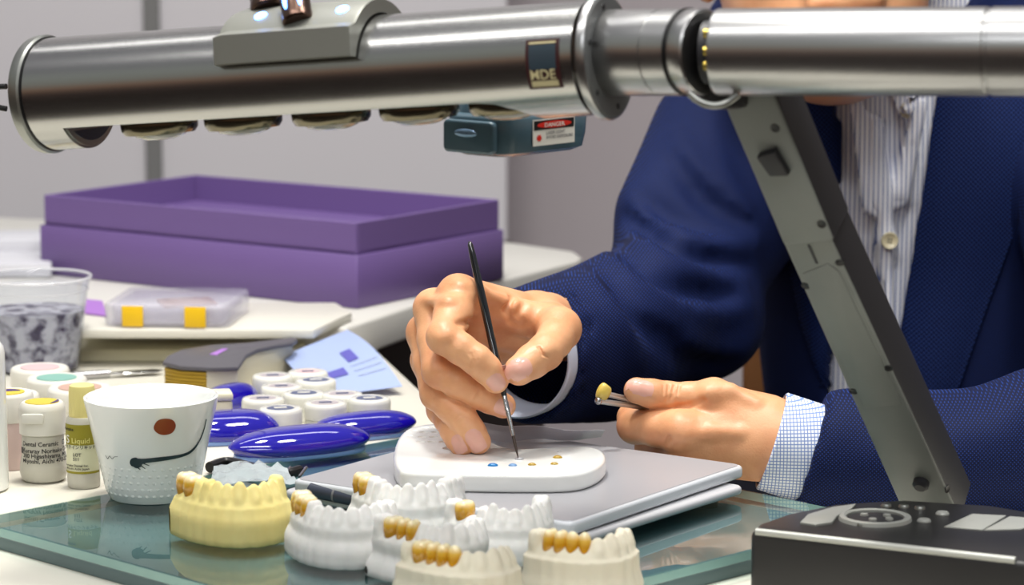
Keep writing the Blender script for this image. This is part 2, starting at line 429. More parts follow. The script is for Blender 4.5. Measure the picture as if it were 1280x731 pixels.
# ================================================================ materials of the person
def weave_mat(name, c1, c2, scale, bump=.35, rough=.75):
    m = mat(name, c1, rough, spec=.22); nt = m.node_tree; b = nt.nodes['Principled BSDF']; tc = nt.nodes.new('ShaderNodeTexCoord')
    mul = None
    for rot in ((0, .785, 0), (0, -.785, 0)):
        mp = nt.nodes.new('ShaderNodeMapping'); mp.inputs['Rotation'].default_value = rot
        w = nt.nodes.new('ShaderNodeTexWave'); w.wave_type = 'BANDS'; w.bands_direction = 'X'; w.inputs['Scale'].default_value = scale; w.inputs['Distortion'].default_value = .35; w.inputs['Detail'].default_value = 1; w.inputs['Detail Scale'].default_value = 3
        nt.links.new(tc.outputs['Object'], mp.inputs['Vector']); nt.links.new(mp.outputs['Vector'], w.inputs['Vector'])
        if mul is None: mul = w.outputs['Fac']
        else:
            mm = nt.nodes.new('ShaderNodeMath'); mm.operation = 'MULTIPLY'; nt.links.new(mul, mm.inputs[0]); nt.links.new(w.outputs['Fac'], mm.inputs[1]); mul = mm.outputs[0]
    r = nt.nodes.new('ShaderNodeValToRGB'); r.color_ramp.elements[0].color = c1; r.color_ramp.elements[1].color = c2; r.color_ramp.elements[0].position = .3; r.color_ramp.elements[1].position = .95
    nt.links.new(mul, r.inputs['Fac']); nt.links.new(r.outputs['Color'], b.inputs['Base Color'])
    bp = nt.nodes.new('ShaderNodeBump'); bp.inputs['Strength'].default_value = bump; bp.inputs['Distance'].default_value = .0006
    nt.links.new(mul, bp.inputs['Height']); nt.links.new(bp.outputs['Normal'], b.inputs['Normal'])
    return m
def stripe_mat(name, base, line, sx, sz=None, width=.80):
    """thin woven lines on cloth: across x every 1/sx m and, for a check, across z every 1/sz m"""
    m = mat(name, base, .75, spec=.2); nt = m.node_tree; b = nt.nodes['Principled BSDF']; tc = nt.nodes.new('ShaderNodeTexCoord')
    sp = nt.nodes.new('ShaderNodeSeparateXYZ'); nt.links.new(tc.outputs['Object'], sp.inputs[0]); fac = None
    for ax, s in (('X', sx), ('Z', sz)):
        if not s: continue
        a = nt.nodes.new('ShaderNodeMath'); a.operation = 'MULTIPLY'; a.inputs[1].default_value = s; nt.links.new(sp.outputs[ax], a.inputs[0])
        f = nt.nodes.new('ShaderNodeMath'); f.operation = 'FRACT'; nt.links.new(a.outputs[0], f.inputs[0])
        g = nt.nodes.new('ShaderNodeMath'); g.operation = 'GREATER_THAN'; g.inputs[1].default_value = width; nt.links.new(f.outputs[0], g.inputs[0])
        if fac is None: fac = g.outputs[0]
        else:
            q = nt.nodes.new('ShaderNodeMath'); q.operation = 'MAXIMUM'; nt.links.new(fac, q.inputs[0]); nt.links.new(g.outputs[0], q.inputs[1]); fac = q.outputs[0]
    mx = nt.nodes.new('ShaderNodeMix'); mx.data_type = 'RGBA'; mx.inputs['A'].default_value = base; mx.inputs['B'].default_value = line
    nt.links.new(fac, mx.inputs['Factor']); nt.links.new(mx.outputs['Result'], b.inputs['Base Color'])
    return m
M_skin = mat('skin', rgb(227, 171, 128), .40, spec=.5, sss=.10, noise=(48, rgb(210, 144, 102), .35, .75), bump=(700, .22, .0007))
M_nail = mat('nail', rgb(226, 172, 156), .22, spec=.6, sss=.1)
M_jacket = weave_mat('navy weave', rgb(8, 17, 52), rgb(26, 54, 122), 200)
M_lapel = weave_mat('navy lapel weave', rgb(10, 21, 60), rgb(38, 70, 142), 135, .6)
M_shirt = stripe_mat('striped shirt cloth', rgb(244, 245, 250), rgb(106, 124, 178), 300, None, .78)
M_check = stripe_mat('checked cuff cloth', rgb(240, 243, 250), rgb(122, 148, 206), 500, 500, .74)
M_cuff = mat('pale cuff cloth', rgb(206, 216, 236), .75, spec=.2)
M_pearl = mat('pearl button', rgb(232, 222, 184), .25, spec=.7, coat=.5)
M_hair = mat('dark hair', rgb(40, 28, 22), .6, bump=(220, .6, .002))
M_trousers = mat('dark trousers', rgb(26, 26, 40), .85)
M_eye = mat('eye white', rgb(235, 230, 225), .2)
M_black = mat('black', rgb(14, 14, 16), .4)
# ================================================================ torso, sleeves, head
def near(a, b, t): return tuple(a[i] + (b[i] - a[i]) * t for i in range(3))
man = thing('person', 'person in a navy jacket and striped shirt painting with a thin brush', 'person', (.30, 2.12, T - .30))
TO = SDF((.00, 1.93, T - .32), (.58, 2.30, T + .45), .004)
def torso(S, e=0.0):
    S.ell(PY(1212, 270, 2.135), (.150 + e, .112 + e, .27), k=.03); S.ell(PY(1228, 560, 2.13), (.138 + e, .118 + e, .25), k=.05)
    S.cone(PY(995, 75, 2.15), PY(1310, 80, 2.15), .062 + e, .062 + e, .06); S.cone(PY(1110, 40, 2.13), PY(1085, -40, 2.07), .064 + e, .060 + e, .04)
    S.ell(PY(1082, 200, 2.09), (.072 + e, .06 + e, .10), k=.04); S.ell(PY(1250, 205, 2.09), (.075 + e, .06 + e, .10), k=.04)
    return S
torso(TO)
for ln, r in (([(1095, 150, 2.01), (1108, 300, 2.01), (1112, 480, 2.01)], .005), ([(1150, 130, 2.01), (1125, 250, 2.015)], .006), ([(1070, 130, 2.01), (1085, 260, 2.01)], .005)):
    bb = None
    TO.chain([PY(*p) for p in ln], [r] * len(ln), .012)
tv, tf = TO.mesh(1); T_bvh = bvh_of(tv, tf)
shirt = meshobj('shirt', tv, tf, M_shirt, man, True)
# jacket: trunk shell and both sleeves in one cloth
JK = SDF((-.02, 1.50, T - .32), (.66, 2.34, T + .46), .005)
torso(JK, .013)
wl, wr = (PY(1052, 118, 2.0), PY(1047, 480, 2.0)), (PY(1180, 118, 2.0), PY(1122, 480, 2.0))
def wedge(x, y, z):
    def pl(a, b, s):
        d = (b - a).normalized(); n = Vector((d.z, 0, -d.x)) * s; n.normalize()
        return (x - a.x) * n.x + (z - a.z) * n.z + 0 * y
    L = pl(wl[0], wl[1], 1 if Vector(((wl[1] - wl[0]).z, 0, -(wl[1] - wl[0]).x)).x < 0 else -1)
    R = pl(wr[0], wr[1], 1 if Vector(((wr[1] - wr[0]).z, 0, -(wr[1] - wr[0]).x)).x > 0 else -1)
    return np.maximum(np.maximum(L, R), y - 2.15)
JK._put((-.02, 1.5, T - .32), (.66, 2.34, T + .46), .006, wedge, True)
JK.cone(PY(1110, 30, 2.13), PY(1090, -70, 2.05), .070, .075, .01, cut=True)
kv, kf = JK.mesh(1); K_bvh = bvh_of(kv, kf)
SL = JK.like()
RA = [((1000, 92, 2.14), 68), ((950, 200, 2.08), 60), ((848, 368, 1.975), 48), ((750, 428, 1.862), 53), ((650, 446, 1.748), 42)]
SL.chain([PY(*p) for p, r in RA[:3]], [r / 1000 for p, r in RA[:3]], .02); SL.fold([PY(*p) for p, r in RA[2:]], [r / 1000 for p, r in RA[2:]], .02)
SL.cone(PY(888, 165, 2.075), PY(822, 262, 2.0), .042, .029, .03); SL.ell(PY(868, 412, 1.96), (.045, .04, .033), k=.03)
# folds gathered at the elbow and along the forearm
FOLD = [([(786, 250), (835, 292), (890, 312), (940, 306)], 11), ([(778, 285), (845, 336), (925, 350)], 10), ([(760, 318), (815, 372), (890, 392), (935, 380)], 9), ([(850, 165), (872, 222), (930, 258)], 9),
        ([(735, 345), (770, 400), (800, 450)], 8), ([(805, 390), (860, 432), (930, 440)], 8), ([(884, 145), (905, 230), (945, 290)], 8)]
v0, f0 = SL.mesh(0); b0 = bvh_of(v0, f0)
for pts, r in FOLD:
    w = [pick(b0, *p, -.002)[0] for p in smooth_line([(p[0], p[1], 0) for p in pts], 5) for p in [(p.x, p.y)]]
    n = len(w); SL.fold(w, [r / 1000 * (.35 + .65 * math.sin(PI * i / (n - 1))) for i in range(n)], .012)
GRV = [([(783, 270), (850, 318), (935, 330)], 8), ([(768, 304), (830, 358), (915, 372)], 8), ([(752, 332), (800, 402), (850, 424)], 7), ([(842, 195), (880, 250), (940, 285)], 7), ([(800, 240), (840, 272), (900, 290)], 7), ([(800, 405), (860, 450), (915, 452)], 6)]
for pts, r in GRV:
    w = [pick(b0, p.x, p.y, .001)[0] for p in smooth_line([(p[0], p[1], 0) for p in pts], 5)]
    n = len(w); SL.fold(w, [r / 1000 * (.2 + .8 * math.sin(PI * i / (n - 1))) for i in range(n)], .008, cut=True)
LA = [((1010, 565, 1.668), 31.5), ((1060, 570, 1.664), 33), ((1160, 582, 1.66), 37), ((1330, 575, 1.675), 52), ((1440, 560, 1.74), 60), ((1420, 320, 1.95), 66), ((1310, 100, 2.13), 70)]
SL.chain([PY(*p) for p, r in LA], [r / 1000 for p, r in LA], .03)
v0, f0 = SL.mesh(0); b1 = bvh_of(v0, f0)
for pts, r in (([(1235, 520), (1225, 560), (1240, 610)], 8), ([(1270, 505), (1258, 550), (1275, 600)], 8), ([(1110, 545), (1100, 580), (1112, 612)], 5), ([(1200, 535), (1190, 580), (1200, 615)], 6)):
    w = [pick(b1, p.x, p.y, -.002)[0] for p in smooth_line([(p[0], p[1], 0) for p in pts], 4)]
    n = len(w); SL.fold(w, [r / 1000 * (.4 + .6 * math.sin(PI * i / (n - 1))) for i in range(n)], .012)
# open sleeve ends
ce, cd = PY(650, 446, 1.748), (PY(650, 446, 1.748) - PY(748, 414, 1.862)).normalized()
le, ld = PY(1008, 565, 1.668), Vector((-.945, 0.06, .30)).normalized()
def capcut(c, d, rad):
    def fn(x, y, z):
        h = (x - c.x) * d.x + (y - c.y) * d.y + (z - c.z) * d.z
        q = np.sqrt((x - c.x) ** 2 + (y - c.y) ** 2 + (z - c.z) ** 2) - rad
        return np.maximum(-h, q)
    return fn
SL._put(np.array(ce) - .09, np.array(ce) + .09, 0, capcut(ce, cd, .085), True); SL._put(np.array(le) - .08, np.array(le) + .08, 0, capcut(le, ld, .07), True)
SL.cone(ce + cd * .02, ce - cd * .05, .0362, .0362, .003, cut=True); SL.cone(le + ld * .02, le - ld * .05, .0255, .029, .003, cut=True)
JK.join(SL, .012)
jv, jf = JK.mesh(4); J_bvh = bvh_of(jv, jf)
jacket = meshobj('jacket', jv, jf, M_jacket, man, True)
# lapels, folded back on the chest
drape_strip('lapel', [(1181, 92), (1166, 200), (1150, 300), (1133, 400), (1124, 480), (1122, 560)], [(1335, 92), (1300, 200), (1268, 285), (1232, 385), (1198, 486), (1165, 560)], 44, 16, K_bvh, .0045, .004, M_lapel, jacket, lambda t: .004 * math.sin(PI * min(1, t * 1.05)))
drape_strip('lapel', [(985, 92), (972, 200), (985, 300), (1005, 400), (1030, 480), (1044, 540)], [(1051, 92), (1051, 200), (1050, 300), (1049, 400), (1048, 480), (1047, 540)], 44, 12, K_bvh, .0045, .004, M_lapel, jacket, lambda t: .004 * math.sin(PI * min(1, t * 1.05)))
# shirt collar, front placket and buttons
drape_strip('placket', [(1090, 150), (1090, 300), (1094, 500)], [(1131, 150), (1129, 300), (1130, 500)], 40, 8, T_bvh, .0016, .0012, M_shirt, shirt)
drape_strip('collar', [(1095, 60), (1108, 100), (1124, 146)], [(1160, 60), (1150, 100), (1142, 142)], 16, 10, T_bvh, .006, .003, M_shirt, shirt)
drape_strip('collar', [(1050, 60), (1056, 90), (1062, 112)], [(1090, 60), (1085, 90), (1078, 112)], 12, 8, T_bvh, .006, .003, M_shirt, shirt)
def button(px, py, r, off):
    p, n = pick(T_bvh, px, py); bm = bmesh.new(); n = (n + Vector((0, -1, .1))).normalized()
    add_lathe(bm, [(0, .0016), (r * .55, .0013), (r * .72, .0022), (r * .9, .0024), (r, .0012), (r * .95, 0), (0, 0)], p + n * off, n, 28)
    o = bmobj('button', bm, M_pearl, shirt, True, 50); R = frame(n)
    bm = bmesh.new()
    for a in range(4): add_ball(bm, p + n * (off + .0016) + R @ Vector((.0014 * math.cos(a * PI / 2 + .6), .0014 * math.sin(a * PI / 2 + .6), 0)), .0006, 8)
    bmobj('thread_hole', bm, M_black, o)
button(1111, 300, .0062, .0030); button(1112, 470, .0062, .0030)
p_, n_ = pick(T_bvh, 1132, 139); button(1133, 139, .0058, .0095)
# shirt cuffs
def cuff(c, d, r, ln, back, m, flat=(1, 1), name='shirt_cuff', up=None):
    bm = bmesh.new(); R = frame(d, up); prof = [(r - .001, -back), (r, -back * .3), (r, ln - .001), (r - .0012, ln), (r - .0024, ln - .001), (r - .0026, -back * .3), (r - .0036, -back)]
    add_lathe(bm, prof, (0, 0, 0), (0, 0, 1), 56)
    M = Matrix.Translation(c) @ R.to_4x4() @ Matrix.Diagonal((flat[0], flat[1], 1, 1))
    bmesh.ops.transform(bm, matrix=M, verts=bm.verts); return bmobj(name, bm, m, man, True, 50)
cuff(ce, cd, .0374, .0085, .03, M_cuff)
cuff(le, ld, .0300, .022, .02, M_check, (1.0, 1.0))
# body: head, neck, hands and arms, one skin
HD = SDF((.10, 1.80, T + .17), (.38, 2.22, T + .58), .003)
hc = PY(1026, -60, 1.985)
ax = Matrix.Rotation(math.radians(-20), 3, 'X') @ Matrix.Rotation(math.radians(-6), 3, 'Y')
def H(x, y, z): return hc + ax @ Vector((x, y, z))
HD.ell(H(0, .02, .045), (.078, .096, .088), ax, .02); HD.ell(H(0, -.01, -.025), (.069, .076, .078), ax, .03); HD.ell(H(0, -.030, -.072), (.044, .046, .036), ax, .03)
HD.cone(H(0, .04, -.03), PY(1105, 30, 2.12), .058, .064, .03); HD.ell(H(0, -.074, -.088), (.019, .013, .014), ax, .012)
HD.ell(H(-.036, -.062, -.018), (.024, .018, .020), ax, .014); HD.ell(H(.036, -.062, -.018), (.024, .018, .020), ax, .014)
HD.cone(H(0, -.083, .018), H(0, -.104, -.022), .008, .012, .010); HD.ell(H(-.012, -.093, -.024), (.008, .009, .007), ax, .005); HD.ell(H(.012, -.093, -.024), (.008, .009, .007), ax, .005)
HD.cone(H(-.05, -.076, .036), H(-.012, -.090, .034), .006, .008, .012); HD.cone(H(.05, -.076, .036), H(.012, -.090, .034), .006, .008, .012)
for s in (-1, 1):
    HD.ell(H(s * .032, -.088, .018), (.016, .011, .010), ax, .008, cut=True); HD.ell(H(s * .032, -.074, .018), (.013, .0125, .0125), ax, .002)
    HD.ell(H(s * .079, .012, .005), (.008, .018, .030), ax @ Matrix.Rotation(s * -.35, 3, 'Z'), .006)
HD.cone(H(-.022, -.084, -.052), H(.022, -.084, -.052), .0055, .0055, .006); HD.cone(H(-.020, -.083, -.062), H(.020, -.083, -.062), .0065, .0065, .006)
HD.chain([H(-.024, -.090, -.057), H(0, -.0945, -.0565), H(.024, -.090, -.057)], [.0018] * 3, .003, cut=True)
hv, hf = HD.mesh(1)
AR = SDF((.00, 1.62, T - .02), (.66, 2.20, T + .42), .006)
AR.chain([PY(708, 406, 1.83), PY(848, 368, 1.975), PY(1000, 95, 2.14)], [.024, .036, .045]); AR.chain([PY(1060, 563, 1.668), PY(1430, 562, 1.74), PY(1420, 320, 1.95), PY(1310, 105, 2.13)], [.024, .038, .042, .045]); AR.cone(PY(985, 95, 2.15), PY(1310, 100, 2.15), .045, .045); AR.cone(PY(1105, 40, 2.13), PY(1130, 400, 2.15), .06, .09)
av, af = AR.mesh(0)
allv, allf, k = [], [], 0
for v, f in ((RH[0], RH[1]), (LH[0], LH[1]), (hv, hf), (av, af)): allv.append(v); allf.append(f + k); k += len(v)
body = meshobj('body', np.concatenate(allv), np.concatenate(allf), M_skin, man, True)
for r, n in RN + LN: grid_solid('fingernail', r, .0009, M_nail, body, n)
hb = bvh_of(hv, hf)
HR = SDF((.08, 1.78, T + .30), (.40, 2.22, T + .62), .004)
HR.ell(H(0, .030, .058), (.086, .098, .088), ax); HR.ell(H(0, -.090, .00), (.075, .075, .070), ax, .02, cut=True); HR.plane(H(0, .03, -.045), ax @ Vector((0, .35, -1)), .01)
HR.ell(H(.085, .00, -.02), (.03, .03, .045), ax, .01, cut=True); HR.ell(H(-.085, .00, -.02), (.03, .03, .045), ax, .01, cut=True)
v, f = HR.mesh(1); meshobj('hair', v, f, M_hair, man, True)
for s in (-1, 1):
    bm = bmesh.new(); add_ball(bm, H(s * .032, -.0765, .018), .0112, 20); e = bmobj('eye', bm, M_eye, man)
    bm = bmesh.new(); add_ball(bm, H(s * .032, -.0835, .015), (.0052, .0052, .0052), 14); bmobj('iris', bm, M_black, e)
# seated legs under the table
LG = SDF((.02, 1.70, .30), (.60, 2.36, T - .05), .008)
for s in (-1, 1): LG.chain([(.30 + s * .09, 2.16, T - .22), (.30 + s * .12, 1.78, T - .24), (.30 + s * .12, 1.80, .32)], [.095, .075, .06], .03)
LG.cone((.2, 2.17, T - .2), (.4, 2.17, T - .2), .12, .12, .04)
v, f = LG.mesh(1); meshobj('trousers', v, f, M_trousers, man, True)
LG = SDF((.02, 1.55, -.01), (.60, 1.95, .40), .006)
for s in (-1, 1):
    LG.chain([(.30 + s * .12, 1.80, .34), (.30 + s * .12, 1.82, .08)], [.058, .05]); LG.cone((.30 + s * .12, 1.82, .045), (.30 + s * .13, 1.66, .034), .042, .034, .02)
v, f = LG.mesh(1); meshobj('trouser_leg', v, f, M_trousers, man, True)
# ================================================================ lamp: metal tubes on a hinged arm
def metal(name, col, rough, aniso=0.0, b=None):
    m = mat(name, col, rough, 1.0, bump=b); return m
M_alu = metal('brushed aluminium', rgb(168, 168, 166), .24, b=(60, .03, .001))
M_alu2 = metal('satin aluminium', rgb(172, 172, 172), .30, b=(60, .03, .001))
M_rim = metal('grey metal rim', rgb(150, 152, 148), .38)
M_flange = mat('dark grey flange', rgb(104, 106, 106), .5, .2)
M_saddle = mat('grey painted saddle', rgb(128, 129, 122), .42, .2)
M_bronze = metal('dark bronze', rgb(104, 82, 72), .28)
M_blueled = mat('blue light', rgb(60, 110, 255), .4, emit=(.12, .32, 1, 1), emit_s=9)
M_whiteled = mat('white blue light', rgb(220, 235, 255), .4, emit=(.55, .75, 1, 1), emit_s=7)
M_lens = mat('lens ring gold', rgb(112, 106, 88), .2, .9)
M_glasslens = mat('lens glass', rgb(206, 204, 186), .08, 0, trans=.55, ior=1.5)
M_darkblue = mat('dark blue glass', rgb(34, 40, 56), .12, coat=.6)
M_teal = mat('dark teal plastic', rgb(74, 100, 114), .25, spec=.7, bump=(300, .04, .0005))
M_white = mat('white label', rgb(232, 230, 222), .5)
M_red = mat('red ink', rgb(214, 40, 26), .5)
M_ink = mat('black ink', rgb(22, 22, 24), .5)
M_grey_ink = mat('grey ink', rgb(120, 120, 122), .5)
M_arm = mat('grey arm plastic', rgb(124, 129, 126), .45, spec=.5, noise=(14, rgb(112, 117, 115), .35, .7), bump=(700, .05, .0004))
M_arm_dark = mat('dark arm plastic', rgb(40, 40, 44), .5)
M_dev = mat('black device plastic', rgb(36, 36, 37), .38, spec=.5, bump=(900, .06, .0004))
M_silver = mat('silver grey paint', rgb(176, 178, 172), .4, .25)
M_brass = metal('brass', rgb(170, 150, 70), .35)
tube_far, tube_near = PY(57, 118, 1.546), PY(762, 71, 1.402)
lamp = thing('magnifier_lamp', 'aluminium tube lamp with clamp saddle on a hinged grey arm, spanning the top', 'lamp', (tube_near.x, tube_near.y, tube_near.z))
ax_ = (tube_near - tube_far).normalized(); L_ = (tube_near - tube_far).length
fr_ = Vector((ax_.y, -ax_.x, 0)).normalized(); up_ = fr_.cross(ax_).normalized()
if up_.z < 0: up_ = -up_
def TP(s, u, f): return tube_far + ax_ * s + up_ * u + fr_ * f          # along, up, toward the viewer
R0, R1 = .0302, .0279
def rad_at(s): return R0 + (R1 - R0) * s / L_
def bool_cut(bm, cutters, op='DIFFERENCE'):
    def tmp(b):
        bmesh.ops.recalc_face_normals(b, faces=b.faces); me = bpy.data.meshes.new('t'); b.to_mesh(me); b.free(); o = bpy.data.objects.new('t', me); C.objects.link(o); return o
    a = tmp(bm); cs = [tmp(c) for c in cutters]
    for c in cs: md = a.modifiers.new('b', 'BOOLEAN'); md.operation = op; md.object = c; md.solver = 'EXACT'
    me = bpy.data.meshes.new_from_object(a.evaluated_get(bpy.context.evaluated_depsgraph_get())); out = bmesh.new(); out.from_mesh(me); bpy.data.meshes.remove(me)
    for o in [a] + cs: d = o.data; bpy.data.objects.remove(o); bpy.data.meshes.remove(d)
    return out
# main barrel with a flat-cut underside
bm = bmesh.new(); add_lathe(bm, [(0, .004), (R0 - .002, .004)] + [(rad_at(s), s) for s in np.linspace(.006, L_ - .008, 12)] + [(0, L_ - .008)], tube_far, ax_, 128, fr_)
s0, s1 = .026, L_ - .036
cp = [(s0, -.0400), (s0, -.0175)]
cp += [(s1 - .028 + .05 * t, -.0175 - .03 * t * t) for t in (0, .2, .4, .6, .8, 1.0)]
cut = bmesh.new(); lo_ = [cut.verts.new(TP(s, u, -.06)) for s, u in cp]; hi_ = [cut.verts.new(TP(s, u, .06)) for s, u in cp]
n_ = len(cp); cut.faces.new(lo_); cut.faces.new(hi_[::-1])
for i in range(n_): cut.faces.new((lo_[i], hi_[i], hi_[(i + 1) % n_], lo_[(i + 1) % n_]))
bmobj('lamp_tube', bool_cut(bm, [cut]), M_alu, lamp, True, 30)
bm = bmesh.new(); add_lathe(bm, [(0, -.003), (.0285, -.003), (.0312, -.002), (.0318, 0), (.0318, .0035), (.0306, .0045), (.0302, .0045)], tube_far, ax_, 96); bmobj('end_ring', bm, M_rim, lamp)
bm = bmesh.new(); add_lathe(bm, [(.0302, .0045), (.0308, .0046), (.0308, .0056), (.0300, .0058)], tube_far, ax_, 96, closed=True); bmobj('gasket', bm, M_black, lamp)
bm = bmesh.new(); add_lathe(bm, [(R1, -.0060), (.0295, -.0052), (.0306, -.0040), (.0309, -.0012), (.0304, -.0002), (.0298, 0)], tube_near, ax_, 96)
bmobj('flange_rim', bm, M_alu2, lamp)
bm = bmesh.new(); add_lathe(bm, [(.0298, 0), (.0290, .0006), (0, .0006)], tube_near, ax_, 96); fl = bmobj('flange', bm, M_flange, lamp)
for k in range(6):
    a = k * PI / 3 + .35; c = tube_near + ax_ * .0006 + up_ * (.0248 * math.sin(a)) + fr_ * (.0248 * math.cos(a))
    bm = bmesh.new(); add_lathe(bm, [(0, .0005), (.0013, .0005), (.0016, 0)], c, ax_, 14); bmobj('screw', bm, M_black, fl)
for y_, b_ in ((108, -.004), (136, .006)):
    q_ = PY(8, y_, 1.560); bm = bmesh.new(); add_tube(bm, smooth_line([q_, q_ + Vector((-.014, .004, b_ * .2)), q_ + Vector((-.04, .012, -.004)), q_ + Vector((-.07, .03, -.02))], 5), .0016, 10); bmobj('cable', bm, M_black, lamp)
# lenses under the cut
for i, px in enumerate((190, 295, 405, 515, 628)):
    t = (px - 57) / (762 - 57.0); s = L_ * t * (1 + .10 * (1 - t)); c = TP(s, -.0172, -.004)
    bm = bmesh.new(); add_lathe(bm, [(.0198, .001), (.0206, -.0014), (.0203, -.0050), (.0186, -.0074), (.0165, -.0076), (.0158, -.0062)], c, up_, 48); l_ = bmobj('lens', bm, M_lens, lamp)
    bm = bmesh.new(); add_lathe(bm, [(.0159, -.0062), (.013, -.0088), (.008, -.0104), (0, -.0110)], c, up_, 40); bmobj('lens_glass', bm, M_glasslens, l_)
# slanted end port
def port(name, r, u0, s_, th, m, par):
    a0 = math.asin(u0 / r); ang = np.linspace(PI - a0, 2 * PI + a0, 25); vs = [TP(s_ + d, r * math.sin(a), r * math.cos(a)) for d in (th, 0) for a in ang]; n = 25
    return meshobj(name, vs, [list(range(n)), list(range(2 * n - 1, n - 1, -1))] + [[i, i + n, (i + 1) % n + n, (i + 1) % n] for i in range(n)], m, par)
pt = port('end_port', .0286, -.0182, s0, .0012, M_rim, lamp); port('port_glass', .0258, -.0196, s0, .0018, M_darkblue, pt)
# maker's square badge on the barrel
sb = L_ * .93; ab = math.radians(-5)
def on_tube(x, y, lift=.0004):
    s = sb - .0085 + x; r = rad_at(s) + lift; a = y / r; return TP(s, r * math.sin(a), r * math.cos(a))
def tube_patch(name, x0, x1, y0, y1, lift, m, par):
    vs, fs = [], []; n = 14
    for i in range(n + 1):
        y = y0 + (y1 - y0) * i / n; vs += [on_tube(x0, y, lift), on_tube(x1, y, lift), on_tube(x0, y, 0), on_tube(x1, y, 0)]
    for i in range(n): b = 4 * i; fs += [[b, b + 1, b + 5, b + 4], [b, b + 4, b + 6, b + 2], [b + 1, b + 3, b + 7, b + 5]]
    fs += [[0, 2, 3, 1], [4 * n, 4 * n + 1, 4 * n + 3, 4 * n + 2]]
    return meshobj(name, vs, fs, m, par)
M_badge = mat('badge maroon', rgb(58, 26, 28), .4); M_badge2 = mat('badge picture', rgb(52, 66, 76), .35); M_cream = mat('badge cream', rgb(206, 196, 152), .4)
bg = tube_patch('badge', 0, .0178, -.0128, .0118, .0004, M_badge, lamp)
tube_patch('badge_picture', .0018, .0160, -.0030, .0092, .0006, M_badge2, bg); tube_patch('badge_line', .0018, .0160, .0096, .0106, .0006, M_cream, bg)
tube_patch('badge_line', .0018, .0160, -.0116, -.0086, .0006, M_cream, bg)
text_part('badge_text', 'MDE', .0068, lambda x, y: on_tube(.0016 + x * 1.0, -.0078 + y, .0008), M_cream, bg)
# saddle clamp over the barrel
def saddle():
    bm = bmesh.new(); prof = []; ro, ri = .0375, .0305
    outer = [(ro * math.cos(a), ro * math.sin(a)) for a in np.linspace(math.radians(40), math.radians(150), 22)]
    inner = [(ri * math.cos(a), ri * math.sin(a)) for a in np.linspace(math.radians(150), math.radians(18), 26)]
    prof = [(.0345, .0105), (.0335, .0250)] + outer[1:] + inner
    sa, sbb = L_ * .385, L_ * .625; rings = []
    for s, sc in ((sa, .96), (sa + .006, 1.0), (sbb - .002, 1.0), (sbb, .985)):
        rings.append([bm.verts.new(TP(s, u * sc if sc < 1 else u, f * sc if sc < 1 else f)) for f, u in prof])
    for a, b in zip(rings, rings[1:]):
        for i in range(len(prof)): j = (i + 1) % len(prof); bm.faces.new((a[i], a[j], b[j], b[i]))
    bm.faces.new(rings[0]); bm.faces.new(rings[-1][::-1]); return bm
sd = bmobj('clamp_saddle', saddle(), M_saddle, lamp, True, 28)
def on_saddle(px, py):
    n = pick(SADB, px, py); return n
SADB = bvh_of([ORG[sd.name] + v.co for v in sd.data.vertices], [list(p.vertices) for p in sd.data.polygons])
for px, py in ((326, 20), (428, 12)):
    p, n = pick(SADB, px, py); bm = bmesh.new(); add_lathe(bm, [(0, .0014), (.0014, .0012), (.0022, .0004), (.0024, -.0005)], p, n, 16); il = bmobj('indicator_light', bm, M_whiteled, sd); bm = bmesh.new(); add_lathe(bm, [(.0023, .0004), (.0026, .0009), (.0033, .0007), (.0036, -.0005)], p, n, 20); bmobj('light_ring', bm, M_blueled, sd)
for px, py, r, tp in ((372, 22, .0080, (365, -22)), (336, 8, .0096, (330, -34))):
    p, n = pick(SADB, px, max(py, 8)); q = PY(tp[0], tp[1], p.y + .012); d = (q - p).normalized(); p = p - d * .003
    bm = bmesh.new(); add_lathe(bm, [(0, 0), (r * .9, 0), (r, .001), (r, .004), (r * .96, .005), (r * .96, .022), (0, .023)], p, d, 36); kb = bmobj('clamp_knob', bm, M_bronze, sd)
    for a in (2.2, -.2, -1.2):
        bm = bmesh.new(); R = frame(d, (1, 0, 0)); o = p + R @ Vector((r * math.cos(a - 1.1), r * math.sin(a - 1.1), .010)); add_ball(bm, o, (.0012, .0009, .0048), 10, R); bmobj('indicator_light', bm, M_blueled, kb)
# neck, hinge collars and right-hand tube
nk0 = PY(760, 66, 1.402); nk1 = PY(884, 65, 1.365); na = (nk1 - nk0).normalized(); NL = (nk1 - nk0).length
bm = bmesh.new(); add_lathe(bm, [(0, .0), (.0204, .0), (.0209, .002), (.0209, NL * .56), (.0203, NL * .565), (.0203, NL * .575), (.0209, NL * .58), (.0209, NL * .80), (.0200, NL * .81), (0, NL * .81)], nk0, na, 96); bmobj('neck_tube', bm, M_alu2, lamp)
bm = bmesh.new(); add_lathe(bm, [(.0205, NL * .80), (.0211, NL * .805), (.0211, NL * .825), (.0200, NL * .83)], nk0, na, 96); bmobj('collar_gasket', bm, M_black, lamp)
bm = bmesh.new(); add_lathe(bm, [(0, NL * .825), (.0200, NL * .825), (.0206, NL * .84), (.0206, NL * .97), (.0198, NL * .985), (0, NL * .985)], nk0, na, 96)
bmobj('hinge_collar', bm, M_alu2, lamp)
rt0 = nk1; rt1 = PY(1420, 64, 1.300); ra_ = (rt1 - rt0).normalized(); RL = (rt1 - rt0).length
bm = bmesh.new(); add_lathe(bm, [(0, 0), (.0150, 0), (.0150, .0048), (0, .0048)], rt0 - ra_ * .0008, ra_, 48); core = bmobj('hinge_core', bm, M_arm_dark, lamp)
for k, y in enumerate((42, 64, 82)):
    p = PY(888, y, 1.349); bm = bmesh.new(); add_tube(bm, [p - ra_ * .003, p + ra_ * .003], .0022, 12); bmobj('hinge_pin', bm, M_brass, core)
